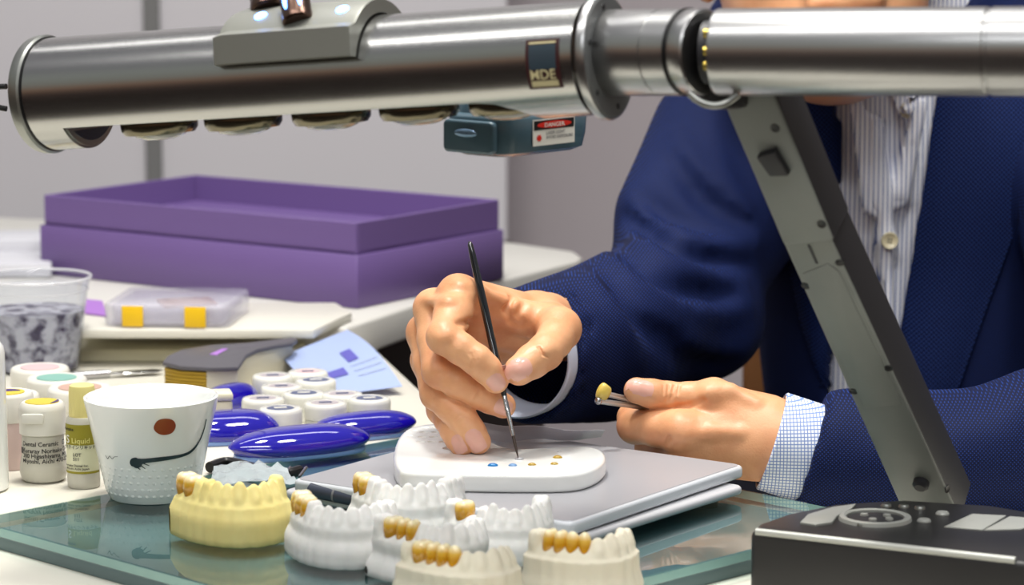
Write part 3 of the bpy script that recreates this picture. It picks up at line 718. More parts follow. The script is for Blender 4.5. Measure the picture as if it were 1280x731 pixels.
bm = bmesh.new(); add_lathe(bm, [(0, .0048), (.0200, .0048), (.0206, .0062), (.0206, RL * .665), (.0200, RL * .668), (.0200, RL * .675), (.0206, RL * .678), (.0206, RL), (0, RL)], rt0, ra_, 96); bmobj('lamp_tube', bm, M_alu2, lamp)
# dark bracket from the hinge to the arm
bm = bmesh.new(); add_prism(bm, rrect(.022, .022, .008), -.004, .012, .002, M=Matrix.Translation(PY(905, 124, 1.376)) @ Matrix.Rotation(math.radians(-20), 4, 'Z')); bmobj('hinge_bracket', bm, M_arm_dark, lamp)
bm = bmesh.new(); add_tube(bm, smooth_line([PY(862, 117, 1.352), PY(875, 127, 1.350), PY(893, 132, 1.349), PY(910, 127, 1.350), PY(922, 118, 1.352)], 5), .0018, 10); bmobj('bail_wire', bm, M_rim, lamp)
# arm in two lengths
th = math.radians(26); wv = Vector((math.cos(th), -math.sin(th), 0))
def arm_seg(name, p0, p1, y0, y1, W0, W1, D):
    a, b = PY(*p0, y0), PY(*p1, y1); d = (b - a).normalized(); w = (wv - d * wv.dot(d)).normalized(); n = w.cross(d)
    if n.y > 0: n = -n
    bm = bmesh.new(); o = [(-W0 / 2, 0), (W0 / 2, 0), (W1 / 2, (b - a).length), (-W1 / 2, (b - a).length)]
    M = Matrix.Translation(a) @ Matrix((w, d, n)).transposed().to_4x4()
    add_prism(bm, o, -D, 0, .0016, 3, M); s = bmobj(name, bm, [M_arm, M_arm_dark], lamp, True, 30)
    for p in s.data.polygons:
        if abs(p.normal.dot(w)) > .75: p.material_index = 1
    return s, M
ua, UM = arm_seg('upper_arm', (931, 112), (1011, 304), 1.372, 1.405, .0280, .0276, .026)
la, LM = arm_seg('lower_arm', (1002, 286), (1166, 648), 1.404, 1.545, .0268, .0326, .0250)
def arm_pick(seg, px, py):
    vs = [ORG[seg.name] + v.co for v in seg.data.vertices]; b = bvh_of(vs, [list(p.vertices) for p in seg.data.polygons]); return pick(b, px, py)
def arm_hole(seg, px, py):
    p, n = arm_pick(seg, px, py)
    bm = bmesh.new(); add_lathe(bm, [(0, .0001), (.0017, .0001), (.0022, .0004), (.0024, 0)], p, n, 18); bmobj('screw_hole', bm, M_black, seg); return p, n
for q in ((969, 160), (928, 188), (1027, 280), (985, 308)): arm_hole(ua, *q)
for q in ((1050, 328), (1007, 357), (1111, 460), (1067, 489), (1184, 611)): arm_hole(la, *q)
bm = bmesh.new(); c_ = UM @ Vector((.0005, .042, 0)); Mw = Matrix.Translation(c_) @ UM.to_3x3().to_4x4()
add_prism(bm, [(-.007, -.006), (.004, -.008), (.006, .007), (-.004, .006)], -.0005, .0045, .001, 2, Mw); bmobj('clip', bm, M_arm_dark, ua)
bm = bmesh.new(); add_prism(bm, [(-.0100, .034), (.006, .026), (.0100, .032), (.0120, .140), (-.0105, .145)], -.0004, .0006, .0004, 2, LM); bmobj('cover_panel', bm, M_arm, la)
bm = bmesh.new(); add_prism(bm, [(-.0006, .012), (.0006, .012), (.0006, .026), (-.0006, .026)], -.0002, .0005, 0, 1, LM); bmobj('seam_rib', bm, M_arm_dark, la)
bm = bmesh.new(); add_lathe(bm, [(.0045, 0), (.0045, .003), (.003, .0045), (0, .0045)], arm_pick(la, 1152, 602)[0], LM.to_3x3() @ Vector((0, 0, 1)), 24); bmobj('arm_knob', bm, M_arm_dark, la)
# sensor housing hanging under the barrel
sc_ = PY(648, 157, 1.505); yaw = math.radians(50); e1 = Vector((math.cos(yaw), math.sin(yaw), 0)); e2 = Vector((-math.sin(yaw), math.cos(yaw), 0))
MS = Matrix.Translation(sc_) @ Matrix((e1, e2, Vector((0, 0, 1)))).transposed().to_4x4()
def hull_layers(layers, M):
    bm = bmesh.new(); rings = [[bm.verts.new(M @ Vector((x, y, z))) for x, y in rrect(w, d, r, 5)] for w, d, r, z in layers]
    for a, b in zip(rings, rings[1:]):
        for i in range(len(a)): j = (i + 1) % len(a); bm.faces.new((a[i], a[j], b[j], b[i]))
    bm.faces.new(rings[0][::-1]); bm.faces.new(rings[-1]); return bm
sh = bmobj('sensor_housing', hull_layers([(.060, .032, .008, -.0135), (.070, .040, .010, -.0115), (.073, .043, .011, -.004), (.074, .044, .011, .006), (.072, .042, .010, .0075), (.066, .036, .008, .0085), (.064, .034, .008, .013)], MS), M_teal, lamp, True, 40)
bm = bmesh.new(); add_prism(bm, rrect(.034, .017, .003), 0, .0045, .0015, 3, MS @ Matrix.Translation((-.0365, .000, -.003)) @ Matrix.Rotation(-PI / 2, 4, 'Y') @ Matrix.Rotation(PI / 2, 4, 'Z')); sl = bmobj('latch_block', bm, M_teal, sh, True, 40)
bm = bmesh.new(); add_ball(bm, MS @ Vector((-.0412, .001, -.001)), (.0012, .0078, .0022), 20, MS.to_3x3()); bmobj('latch_button', bm, mat('steel blue button', rgb(120, 150, 180), .25, .5), sl)
bm = bmesh.new(); add_tube(bm, [MS @ Vector((0, 0, .012)), MS @ Vector((0, .0, .030))], .014, 32); bmobj('housing_stem', bm, M_arm_dark, sh)
def on_label(x, y, l=.0003): return MS @ Vector((-.0150 + x * 1.22, -.0220 - l + .0012 * 0, -.0085 + y))
def flat_patch(name, pts, l, m, par, fmap): return meshobj(name, [fmap(x, y, l) for x, y in pts] + [fmap(x, y, l - .0003) for x, y in pts], [list(range(len(pts))), list(range(2 * len(pts) - 1, len(pts) - 1, -1))] + [[i, (i + 1) % len(pts), (i + 1) % len(pts) + len(pts), i + len(pts)] for i in range(len(pts))], m, par)
R4 = lambda x0, y0, x1, y1: [(x0, y0), (x1, y0), (x1, y1), (x0, y1)]
wl_ = flat_patch('warning_label', R4(0, 0, .028, .0135), .0004, M_white, sh, on_label)
flat_patch('label_band', R4(.0006, .0082, .0274, .0130), .0006, M_ink, wl_, on_label)
flat_patch('label_oval', [(.014 + .0115 * math.cos(a), .0106 + .0018 * math.sin(a)) for a in np.linspace(0, 2 * PI, 28)[:-1]], .0008, M_red, wl_, on_label)
text_part('label_text', 'DANGER', .0030, lambda x, y: on_label(.0070 + x * 1.12, .0095 + y, .0010), M_white, wl_)
flat_patch('label_symbol', [(.004 + (.0020 if i % 2 else .0012) * math.cos(i * PI / 8), .0040 + (.0020 if i % 2 else .0012) * math.sin(i * PI / 8)) for i in range(16)], .0006, M_red, wl_, on_label)
text_part('label_text', 'LASER LIGHT\nAVOID EXPOSURE', .0022, lambda x, y: on_label(.0085 + x, .0055 + y, .0006), M_grey_ink, wl_)
# ================================================================ black control box at the foot of the arm
zt = T + .022
dev = thing('control_box', 'black control box with dial rings and grey buttons at the foot of the arm', 'device', (PZ(1120, 665, zt).x, PZ(1120, 665, zt).y, T - .0148))
out = [PZ(px, py, zt) for px, py in ((938, 664), (948, 654), (985, 641), (1045, 629), (1130, 624), (1240, 631), (1340, 648), (1420, 668), (1420, 716), (1275, 702))]
poly = [(p.x, p.y) for p in out]
bm = bmesh.new(); add_prism(bm, poly, T - .0148, zt, .003, 3); bmobj('housing', bm, M_dev, dev, True, 30)
def devp(px, py, dz=0): return PZ(px, py, zt + dz)
def dev_patch(name, pts, h, m, bev=.0003):
    bm = bmesh.new(); add_prism(bm, [(devp(*p).x, devp(*p).y) for p in pts], zt - .0005, zt + h, bev); return bmobj(name, bm, m, dev)
fa, fb = devp(941, 664), devp(1272, 701); fd = (fb - fa).normalized()
bm = bmesh.new(); add_tube(bm, [fa + fd * .002 + Vector((0, .0005, .0000)), fb - fd * .001 + Vector((0, .0005, .0000))], .0019, 12); bmobj('edge_highlight', bm, M_silver, dev)  # pale rod stands in for the gloss highlight along the front edge
dc = devp(1094, 649)
bm = bmesh.new(); add_lathe(bm, [(.0150, 0), (.0150, .0016), (.0163, .0022), (.0185, .0018), (.0190, 0)], dc, (0, 0, 1), 48); bmobj('dial_ring', bm, M_silver, dev)
bm = bmesh.new(); add_lathe(bm, [(.0150, .0004), (.0120, .0010), (0, .0012)], dc, (0, 0, 1), 40); dl = bmobj('dial', bm, M_arm_dark, dev)
for k, (a, r) in enumerate(((.4, .007), (2.4, .007), (4.4, .007), (5.6, .0085))):
    bm = bmesh.new(); add_lathe(bm, [(0, .0014), (.0020, .0012), (.0022, 0)], dc + Vector((r * math.cos(a), r * math.sin(a), .0009)), (0, 0, 1), 16); bmobj('dial_mark', bm, M_silver, dl)
dev_patch('crescent_plate', [(1000, 655), (1010, 645), (1040, 636), (1070, 632), (1064, 638), (1046, 647), (1040, 655), (1020, 658)], .0012, M_silver)
for px, py, r in ((1155, 652, .0036), (1178, 643, .0036), (1130, 634, .0030), (1108, 633, .0030), (1076, 657, .0022), (1150, 636, .0030)):
    bm = bmesh.new(); add_lathe(bm, [(0, .0018), (r * .8, .0016), (r, .0006), (r, -.0004)], devp(px, py), (0, 0, 1), 20); bmobj('button', bm, M_silver if px > 1150 else M_rim, dev)
for pts in ([(1180, 659), (1215, 643), (1258, 645), (1228, 663)], [(1230, 663), (1262, 646), (1310, 650), (1276, 662)]): dev_patch('grey_label', pts, .0005, M_silver)
# ================================================================ work table, glass sheet, raised boards
M_tab = mat('white laminate', rgb(232, 228, 214), .35, spec=.4)
M_desk = mat('white bench top', rgb(212, 208, 195), .30, spec=.45)
M_dark = mat('dark brown cabinet', rgb(46, 30, 28), .6)
M_base = mat('dark teal mat', rgb(96, 116, 120), .5)
M_steel = metal('steel', rgb(186, 186, 188), .2)
M_porc = mat('white porcelain', rgb(240, 242, 240), .12, spec=.55, coat=.4)
M_whitep = mat('white plastic', rgb(218, 216, 207), .3, spec=.5)
M_leg = metal('grey table leg', rgb(120, 120, 124), .4)
def glass_mat(name, col, rough=.02, ior=1.5, tint=None):
    m = bpy.data.materials.new(name); m.use_nodes = True; nt = m.node_tree; nt.nodes.remove(nt.nodes['Principled BSDF']); out = nt.nodes['Material Output']
    tr = nt.nodes.new('ShaderNodeBsdfTransparent'); tr.inputs['Color'].default_value = col
    gl = nt.nodes.new('ShaderNodeBsdfGlossy'); gl.inputs['Roughness'].default_value = rough
    fr = nt.nodes.new('ShaderNodeFresnel'); fr.inputs['IOR'].default_value = ior
    mx = nt.nodes.new('ShaderNodeMixShader'); ge = nt.nodes.new('ShaderNodeNewGeometry'); om = nt.nodes.new('ShaderNodeMath'); om.operation = 'SUBTRACT'; om.inputs[0].default_value = 1; nt.links.new(ge.outputs['Backfacing'], om.inputs[1])
    fm_ = nt.nodes.new('ShaderNodeMath'); fm_.operation = 'MULTIPLY'; nt.links.new(fr.outputs[0], fm_.inputs[0]); nt.links.new(om.outputs[0], fm_.inputs[1])   # one reflection per pane, at the outer face
    nt.links.new(fm_.outputs[0], mx.inputs[0]); nt.links.new(tr.outputs[0], mx.inputs[1]); nt.links.new(gl.outputs[0], mx.inputs[2]); nt.links.new(mx.outputs[0], out.inputs['Surface'])
    return m
M_glass = glass_mat('green tinted glass', (.86, .94, .93, 1), .015, 1.52)
M_gedge = mat('glass edge green', rgb(158, 196, 188), .12, spec=.6, trans=.35)
M_clear = glass_mat('clear plastic', (.93, .94, .96, 1), .04, 1.4)
GL, GF, GR, GB = Vector((-.2995, 1.5595)), Vector((-.051, 1.311)), Vector((.204, 1.566)), Vector((-.0445, 1.8145))
# lower white work table under the glass
tb = thing('work_table', 'white work table whose pale edge shows under the glass sheet', 'table', (-.05, 1.55, 0))
bm = bmesh.new(); add_prism(bm, [(-.62, 1.52), (-.10, 1.19), (.55, 1.19), (.55, 1.60), (.17, 1.66), (-.05, 1.83), (-.066, 1.97), (-.118, 2.24), (-.80, 2.24), (-.80, 1.52)], T - .040, T - .015, .002); bmobj('tabletop', bm, M_tab, tb)
for x, y in ((-.55, 1.60), (-.08, 1.26), (.48, 1.26), (-.55, 2.04)):
    bm = bmesh.new(); add_box(bm, (x, y, (T - .040) / 2), (.04, .04, T - .040), .003); bmobj('leg', bm, M_leg, tb)
# dark riser under the glass
cen = (GL + GF + GR + GB) / 4
def inset(p, d): return p + (cen - p).normalized() * d
rs = thing('riser', 'dark teal riser block hidden under the green glass sheet', 'riser', (cen.x, cen.y, T - .015))
bm = bmesh.new(); add_prism(bm, [tuple(inset(p, .007)) for p in (GL, GF, GR, GB)], T - .015, T - .0065, .001); bmobj('riser_block', bm, M_base, rs)
gs = thing('glass_sheet', 'thick green glass sheet under the plaster models and cup', 'glass sheet', (cen.x, cen.y, T - .006))
bm = bmesh.new(); pts = [tuple(p) for p in (GL, GF, GR, GB)]
add_prism(bm, pts, T - .006, T, .0006, 1); g = bmobj('sheet', bm, [M_glass, M_gedge], gs, False)
for p in g.data.polygons:
    if abs(p.normal.z) < .5: p.material_index = 1
# bench top behind the glass (level with it)
e_ = Vector((-.002, .002))
bt = thing('bench', 'white bench top behind the glass carrying bottles and jars', 'bench', (-.35, 1.9, T - .0145))
nb = [(-.95, .92 + .05), ]
bp_ = [tuple(GL + e_ - Vector((.0005, .0005)) * 0), tuple(GB + e_), (-.052, 1.90), (-.072, 1.985), (-.10, 2.10), (-.10, 2.28), (-.75, 2.28), (-.75, 1.96), (-.62, 1.80), (-.42, 1.56 + .04)]
bp_ = [tuple(GL + e_), tuple(GB + e_), (-.050, 1.90), (-.066, 1.97), (-.105, 2.14), (-.118, 2.24), (-.80, 2.24), (-.80, 1.56)]
bm = bmesh.new(); add_prism(bm, bp_, T - .0145, T - .0015, .001); bmobj('benchtop', bm, M_desk, bt)
cb = thing('cabinet', 'dark brown cabinet under the pale slab', 'cabinet', (-.2, 2.5, 0))
bm = bmesh.new(); add_prism(bm, [(-.80, 2.245), (-.140, 2.245), (.03, 2.62), (.0, 2.80), (-.80, 2.80)], 0, T - .0065, .003); bmobj('carcass', bm, M_dark, cb)
bm = bmesh.new(); add_box(bm, (-.05, 2.62, .36), (.002, .2, .6), .0005); 
bm.free()
sl_ = thing('slab', 'long pale slab with rounded corner under the purple box', 'slab', (-.2, 2.5, T - .006))
sp_ = [PZ(x, y, T + .02) for x, y in ((434, 409), (560, 366), (700, 331), (722, 326), (728, 321), (718, 314), (640, 303), (560, 298))]
bm = bmesh.new(); add_prism(bm, [(-.85, 2.215)] + [(p.x, p.y) for p in sp_] + [(-.85, 2.9)], T - .006, T + .02, .003, 3); bmobj('slab_top', bm, mat('pale slab', rgb(200, 198, 192), .45), sl_)
def board(name, label, px, z0, z1, m, cat='board', group=None, bev=.001):
    P = [PZ(x, y, z1) for x, y in px]; c = sum(P, Vector()) / len(P)
    t = thing(name, label, cat, (c.x, c.y, z0), group)
    bm = bmesh.new(); add_prism(bm, [(p.x, p.y) for p in P], z0, z1, bev); bmobj('panel', bm, m, t); return t
M_bd = mat('white board', rgb(208, 205, 194), .4); M_bd2 = mat('cream board', rgb(202, 197, 172), .45)
board('mounting_board', 'lower cream board of the stack behind the clear cup', [(70, 437), (362, 437), (398, 420), (400, 400), (60, 400)], T - .0015, T + .008, M_bd2, bev=.0015)
board('mounting_board', 'upper white board under the clear case', [(92, 412), (392, 412), (440, 390), (420, 378), (100, 378)], T + .0205, T + .027, M_bd, bev=.0012)
# ---------------------------------------------------------------- purple box: base and open tray on top
zb = T + .0205; Fr = PZ(447, 386, zb); e1 = Vector((-.82, .572, 0)); e2 = Vector((.572, .82, 0)); W, D = .335, .196
M_pur = mat('purple card', rgb(106, 84, 138), .42, spec=.45, bump=(500, .05, .0004)); M_pur2 = mat('purple card inside', rgb(98, 70, 146), .42)
bx = thing('gift_box', 'large purple card box with its open tray lid on the pale slab', 'box', tuple(Fr + e1 * W / 2 + e2 * D / 2))
MB_ = Matrix.Translation(Fr) @ Matrix((e1, e2, Vector((0, 0, 1)))).transposed().to_4x4() @ Matrix.Translation((W / 2, D / 2, 0))
bm = bmesh.new(); add_prism(bm, rrect(W, D, .001, 1), 0, .041, .0008, 1, MB_); bmobj('box_base', bm, M_pur, bx)
w2, d2, h0, h1 = W - .006, D - .006, .041, .066
bm = bmesh.new(); add_prism(bm, rrect(w2, d2, .001, 1), h0, h0 + .003, .0003, 1, MB_)
for cx_, cy_, wx, wy in ((0, -d2 / 2 + .0015, w2, .003), (0, d2 / 2 - .0015, w2, .003), (-w2 / 2 + .0015, 0, .003, d2 - .006), (w2 / 2 - .0015, 0, .003, d2 - .006)):
    add_prism(bm, [(cx_ - wx / 2, cy_ - wy / 2), (cx_ + wx / 2, cy_ - wy / 2), (cx_ + wx / 2, cy_ + wy / 2), (cx_ - wx / 2, cy_ + wy / 2)], h0, h1, .0006, 1, MB_)
bmobj('box_lid', bm, M_pur, bx)
# ---------------------------------------------------------------- clear case with yellow marks
cz = T + .0275; A = PZ(137, 408, cz); B = PZ(264, 410, cz)
u_ = (B - A); u_.z = 0; cw = u_.length; u_.normalize(); v_ = Vector((-u_.y, u_.x, 0)); dpt = .085; hh = .017
cs = thing('clear_case', 'clear plastic case with two yellow squares on its front, on the white board', 'case', tuple((A + B) / 2 + v_ * dpt / 2))
MC = Matrix.Translation(A) @ Matrix((u_, v_, Vector((0, 0, 1)))).transposed().to_4x4() @ Matrix.Translation((cw / 2 + .004, dpt / 2, 0))
M_case = mat('cloudy clear plastic', rgb(206, 204, 218), .14, spec=.7, coat=.3, alpha=.36)
bm = bmesh.new(); add_prism(bm, rrect(cw + .018, dpt, .008), 0, hh, .003, 3, MC); add_prism(bm, rrect(cw + .008, dpt - .008, .006), .002, hh - .002, .002, 2, MC); bmobj('case_shell', bm, M_case, cs)
bm = bmesh.new(); add_prism(bm, rrect(cw - .010, .004, .0015), .003, hh - .004, .0008, 2, MC @ Matrix.Translation((-.004, -dpt / 2 - .0006, 0))); bmobj('front_latch', bm, M_case, cs)
M_yel = mat('yellow mark', rgb(228, 184, 20), .4); M_tan = mat('tan card', rgb(176, 128, 92), .6); M_lilac = mat('lilac print', rgb(160, 110, 190), .5)
for fx in (.185, .80):
    bm = bmesh.new(); add_box(bm, (0, 0, 0), (.0155, .0012, .0150), .0003, M=MC @ Matrix.Translation((-cw / 2 + cw * fx, -dpt / 2 - .0034, .0082))); bmobj('yellow_mark', bm, M_yel, cs)
bm = bmesh.new(); add_box(bm, (0, 0, 0), (.040, .03, .003), .001, M=MC @ Matrix.Translation((.004, .012, .010)) @ Matrix.Rotation(.4, 4, 'Z')); bmobj('case_insert', bm, M_tan, cs)
bm = bmesh.new(); add_prism(bm, [(PZ(x, y, T + .0275).x, PZ(x, y, T + .0275).y) for x, y in ((104, 392), (134, 396), (128, 378), (108, 376))], T + .0272, T + .029, .0004)
tag(bmobj('lilac_card', bm, M_lilac, None, False, org=PZ(118, 388, T + .0272)), 'small lilac printed card between the clear cup and clear case', 'card')
# pale papers far left
for k, (q, z0, z1, lab) in enumerate((([(-60, 330), (64, 330), (72, 300), (-40, 298)], .0205, .032, 'white box lid lying behind the clear cup at the far left'), ([(-60, 300), (80, 300), (84, 286), (-40, 288)], .0205, .042, 'pale box on the slab left of the purple box'))):
    board('paper_box', lab, q, T + z0, T + z1, mat('pale paper', rgb(194, 194, 200), .6), 'box', bev=.002)
# ---------------------------------------------------------------- clear cup of water
def place(px, py, z): p = PZ(px, py, z); return Vector((p.x, p.y, z))
zd = T - .0015
cp_ = place(47, 462, zd); cup0 = thing('plastic_cup', 'clear plastic cup of cloudy rinse water at the left edge', 'cup', tuple(cp_))
bm = bmesh.new(); add_lathe(bm, [(0, .001), (.028, .001), (.0282, 0), (.0300, .001), (.0372, .058), (.0376, .0585), (.0395, .066), (.0403, .0672), (.0397, .0682), (.0386, .0672), (.0368, .0590), (.0292, .0022), (0, .0022)], cp_, seg=64); bmobj('cup_wall', bm, M_clear, cup0, True, 40)
bm = bmesh.new(); add_lathe(bm, [(.0396, .0664), (.0405, .0670), (.0407, .0678), (.0402, .0686), (.0392, .0686), (.0386, .0678), (.0390, .0668)], cp_, seg=64, closed=True); add_lathe(bm, [(.0374, .0582), (.0381, .0586), (.0380, .0592), (.0373, .0592)], cp_, seg=64, closed=True); bmobj('cup_rim', bm, mat('clear rim', rgb(236, 236, 240), .08, spec=.8, alpha=.5), cup0)
M_water = mat('cloudy water', rgb(222, 222, 232), .06, trans=.45, ior=1.25, noise=(95, rgb(70, 62, 92), .44, .60))
bm = bmesh.new(); add_lathe(bm, [(0, .0025), (.0286, .0025), (.0344, .044), (0, .0438)], cp_, seg=48); bmobj('water', bm, M_water, cup0, True, 40)
# ---------------------------------------------------------------- white jars
def jar_parts(t, r, hb, hl, lab, lab2=None, clear=None, body_m=None, rl=1.02):
    o = ORG[t.name]
    bm = bmesh.new(); add_lathe(bm, [(0, 0), (r * .92, 0), (r * .97, .0015), (r * .97, hb), (0, hb)], o, seg=44); bd = bmobj('body', bm, body_m or M_whitep, t, True, 40)
    R = r * rl
    bm = bmesh.new(); add_lathe(bm, [(R * .98, hb - .001), (R, hb), (R, hb + hl - .0022), (R * .97, hb + hl - .0008), (R * .92, hb + hl), (R * .70, hb + hl - .0003), (0, hb + hl - .0003)], o, seg=44); ld = bmobj('lid', bm, M_whitep, t, True, 40)
    bm = bmesh.new(); add_lathe(bm, [(R * .66, hb + hl - .0003), (R * .66, hb + hl + .0002), (0, hb + hl + .0002)], o, seg=36); lb = bmobj('lid_label', bm, lab, ld, True, 40)
    if lab2:
        bm = bmesh.new(); add_prism(bm, [(R * .5 * math.cos(a), R * .5 * math.sin(a)) for a in np.linspace(.3, PI + .3, 14)], hb + hl, hb + hl + .0004, 0, 1, Matrix.Translation(o)); bmobj('label_patch', bm, lab2, ld, False)
    return bd
col = lambda n, *c: mat(n, rgb(*c), .45)
L_pink, L_teal, L_tan, L_yel, L_pur, L_gry, L_navy = col('pink ring label', 206, 176, 178), col('teal label', 124, 172, 160), col('tan label', 190, 156, 140), col('yellow label', 206, 184, 60), col('purple label', 70, 50, 110), col('grey label', 168, 160, 164), col('navy label', 84, 92, 120)
for px, py, r, hb, hl, la_, l2, lab in ((51, 510, .0192, .016, .012, L_pink, None, 'white lidded jar with pale pink ring label, in front of the clear cup'), (72, 524, .0195, .016, .012, L_teal, None, 'white lidded jar with teal label behind the yellow-capped bottle'),
        (101, 537, .0205, .016, .012, L_tan, None, 'white lidded jar with tan label, half behind the white porcelain cup'), (17, 545, .0165, .016, .012, L_yel, L_pur, 'white lidded jar with yellow and purple label at the far left')):
    t = thing('lidded_jar', lab, 'jar', tuple(place(px, py, zd)), 'white lidded jars at the left'); jar_parts(t, r, hb, hl, la_, l2)
M_pinkbody = mat('pink printed body', rgb(206, 184, 180), .35)
t = thing('lidded_jar', 'jar with pink printed body and yellow lid label, left of the ceramic powder bottle', 'jar', tuple(place(12, 583, zd)), 'white lidded jars at the left')
jb = jar_parts(t, .0150, .030, .016, L_yel, L_pur, body_m=M_pinkbody)
# lower jars of glaze paste behind the blue cases
M_jarw = mat('glossy white jar', rgb(220, 219, 210), .2, spec=.5, coat=.3)
spots = [(341, 493, L_gry, 'at the back left of the jar cluster'), (385, 488, L_pink, 'at the back of the jar cluster, nearest the blue leaflet'), (352, 507, L_gry, 'second row left of the jar cluster'), (395, 499, L_navy, 'second row right of the jar cluster'),
         (329, 523, L_gry, 'at the left end of the jar cluster behind the blue case'), (380, 516, L_navy, 'in the middle of the jar cluster'), (351, 536, L_navy, 'front of the jar cluster, blue square on its side'), (407, 529, L_gry, 'front right of the jar cluster, dark print on its side'),
         (462, 523, L_navy, 'standing alone right of the jar cluster'), (428, 517, L_gry, 'half hidden behind the front right jar of the cluster')]
M_bluesq = col('blue print', 34, 52, 150)
for i, (px, py, lb, w) in enumerate(spots):
    o = place(px, py + 8, zd); t = thing('paste_jar', 'small white screw-lid jar ' + w, 'jar', tuple(o), 'small white paste jars')
    r = .0138; bm = bmesh.new(); add_lathe(bm, [(0, 0), (r * .9, 0), (r * .98, .001), (r * .98, .0075), (r * .9, .008), (0, .008)], o, seg=40); jb_ = bmobj('body', bm, M_jarw, t, True, 40)
    bm = bmesh.new(); add_lathe(bm, [(r * .9, .0078), (r, .0080), (r * 1.01, .0150), (r * .97, .0172), (r * .90, .0180), (r * .68, .0180), (r * .66, .0176), (0, .0176)], o, seg=40); ld = bmobj('lid', bm, M_jarw, t, True, 40)
    bm = bmesh.new(); add_lathe(bm, [(r * .64, .0176), (r * .62, .0179), (0, .0179)], o, seg=32); lb_ = bmobj('lid_label', bm, lb, ld, True, 40)
    bm = bmesh.new(); add_box(bm, o + Vector((0, 0, .0181)), (.008, .0035, .0004), 0, rz=.2); bmobj('label_print', bm, M_whitep if lb is L_navy else L_navy, ld, False)
    def on_jar(x, y, l=.0004): a = -PI / 2 + x / r; return o + Vector(((r * .98 + l) * math.cos(a), (r * .98 + l) * math.sin(a), y))
    if i in (6, 7):
        if i == 6: vs = [on_jar(.004 + .006 * k / 4, y) for y in (.0015, .0068) for k in range(5)]; m_ = M_bluesq
        else: vs = [on_jar(-.005 + .011 * k / 4, y) for y in (.0040, .0062) for k in range(5)]; m_ = M_ink
        meshobj('side_print', vs, [[k, k + 1, k + 6, k + 5] for k in range(4)], m_, jb_)
# ---------------------------------------------------------------- ceramic powder bottle, liquid bottle, white bottle
def wrap(o, rf, a0):
    return lambda x, y, l=.0003: (lambda r: o + Vector(((r + l) * math.sin(a0 + x / r), -(r + l) * math.cos(a0 + x / r), y)))(rf(y))
def patch(name, f, x0, x1, y0, y1, m, par, l=.0002, n=12, k=3):
    vs = [f(x0 + (x1 - x0) * i / n, y0 + (y1 - y0) * j / k, l) for j in range(k + 1) for i in range(n + 1)]
    return meshobj(name, vs, [[j * (n + 1) + i, j * (n + 1) + i + 1, (j + 1) * (n + 1) + i + 1, (j + 1) * (n + 1) + i] for j in range(k) for i in range(n)], m, par, True)
M_frost = mat('frosted plastic', rgb(214, 212, 200), .32, trans=.25, ior=1.3); M_powder = mat('cream powder', rgb(232, 226, 200), .6)
o = place(55, 600, zd); t = thing('powder_bottle', 'squat clear powder bottle with white flip cap and yellow top label', 'bottle', tuple(o))
prof = [(0, 0), (.0105, 0), (.0128, .0015), (.0140, .006), (.0138, .010), (.0126, .016), (.0124, .028), (.0118, .030), (0, .030)]
bm = bmesh.new(); add_lathe(bm, prof, o, seg=56); bd = bmobj('bottle_body', bm, M_frost, t, True, 40)
bm = bmesh.new(); add_lathe(bm, [(.0128, .0285), (.0137, .0290), (.0137, .043), (.0131, .0460), (.0118, .0472), (0, .0472)], o, seg=56); cpn = bmobj('flip_cap', bm, M_whitep, t, True, 40)
bm = bmesh.new(); add_lathe(bm, [(.0100, .0472), (.0100, .0476), (0, .0476)], o, seg=40); bmobj('top_label', bm, L_yel, cpn, True, 40)
bm = bmesh.new(); add_prism(bm, [(.0098 * math.cos(a), .0098 * math.sin(a)) for a in np.linspace(-.9, .5, 12)], .0474, .0479, 0, 1, Matrix.Translation(o)); bmobj('label_patch', bm, L_pur, cpn, False)
bm = bmesh.new(); add_prism(bm, rrect(.013, .006, .0015), 0, .0022, .0007, 2, Matrix.Translation(o + Vector((-.0035, -.0128, .0395))) @ Matrix.Rotation(PI / 2, 4, 'X')); bmobj('flip_tab', bm, M_whitep, cpn, True, 40)
f = wrap(o, lambda y: .0127, -.05)
for s, y in (('Dental Ceramic   \u25a1', .0228), ('Kuraray Noritake Dental Inc.', .0188), ('300 Higashiyama, Miyoshi-cho', .0158), ('Miyoshi, Aichi 470-0293, Japan', .0128)):
    ff = wrap(o, lambda yy: .0127 if yy > .0155 else .0133, -.05); text_part('body_text', s, .0036, lambda x, yy: ff(-.0110 + x * 1.0, y + yy, .0005), M_ink, bd)
patch('body_mark', wrap(o, lambda y: .0127, -.05), -.0136, -.0112, .0178, .0215, M_ink, bd, .0005, 3, 1)
o = place(105, 608, zd); t = thing('liquid_bottle', 'slim yellow-capped stain liquid bottle beside the white porcelain cup', 'bottle', tuple(o))
M_lcap = mat('pale yellow cap', rgb(226, 214, 140), .35); M_olive = mat('olive label', rgb(150, 142, 36), .4); M_plabel = mat('pale label', rgb(222, 222, 190), .4)
bm = bmesh.new(); add_lathe(bm, [(0, 0), (.0085, 0), (.0094, .001), (.0096, .004), (.0096, .0395), (.0088, .042), (.0065, .0425), (0, .0425)], o, seg=48); bd = bmobj('bottle_body', bm, M_frost, t, True, 40)
bm = bmesh.new()
add_lathe(bm, [(.0076, .0418), (.0078, .0420), (.0076, .058), (.0071, .0602), (.0055, .0610), (0, .0610)], o, seg=48); cpn = bmobj('cap', bm, M_lcap, t, True, 40)
for k in range(24):
    a = 2 * PI * k / 24; bm = None
bm = bmesh.new()
for k in range(28):
    a = 2 * PI * k / 28; add_tube(bm, [o + Vector((.0076 * math.cos(a), .0076 * math.sin(a), .0432)), o + Vector((.0074 * math.cos(a), .0074 * math.sin(a), .0575))], .0003, 6)
r_ = bmobj('cap_ribs', bm, M_lcap, cpn)
f = wrap(o, lambda y: .0096, -.12)
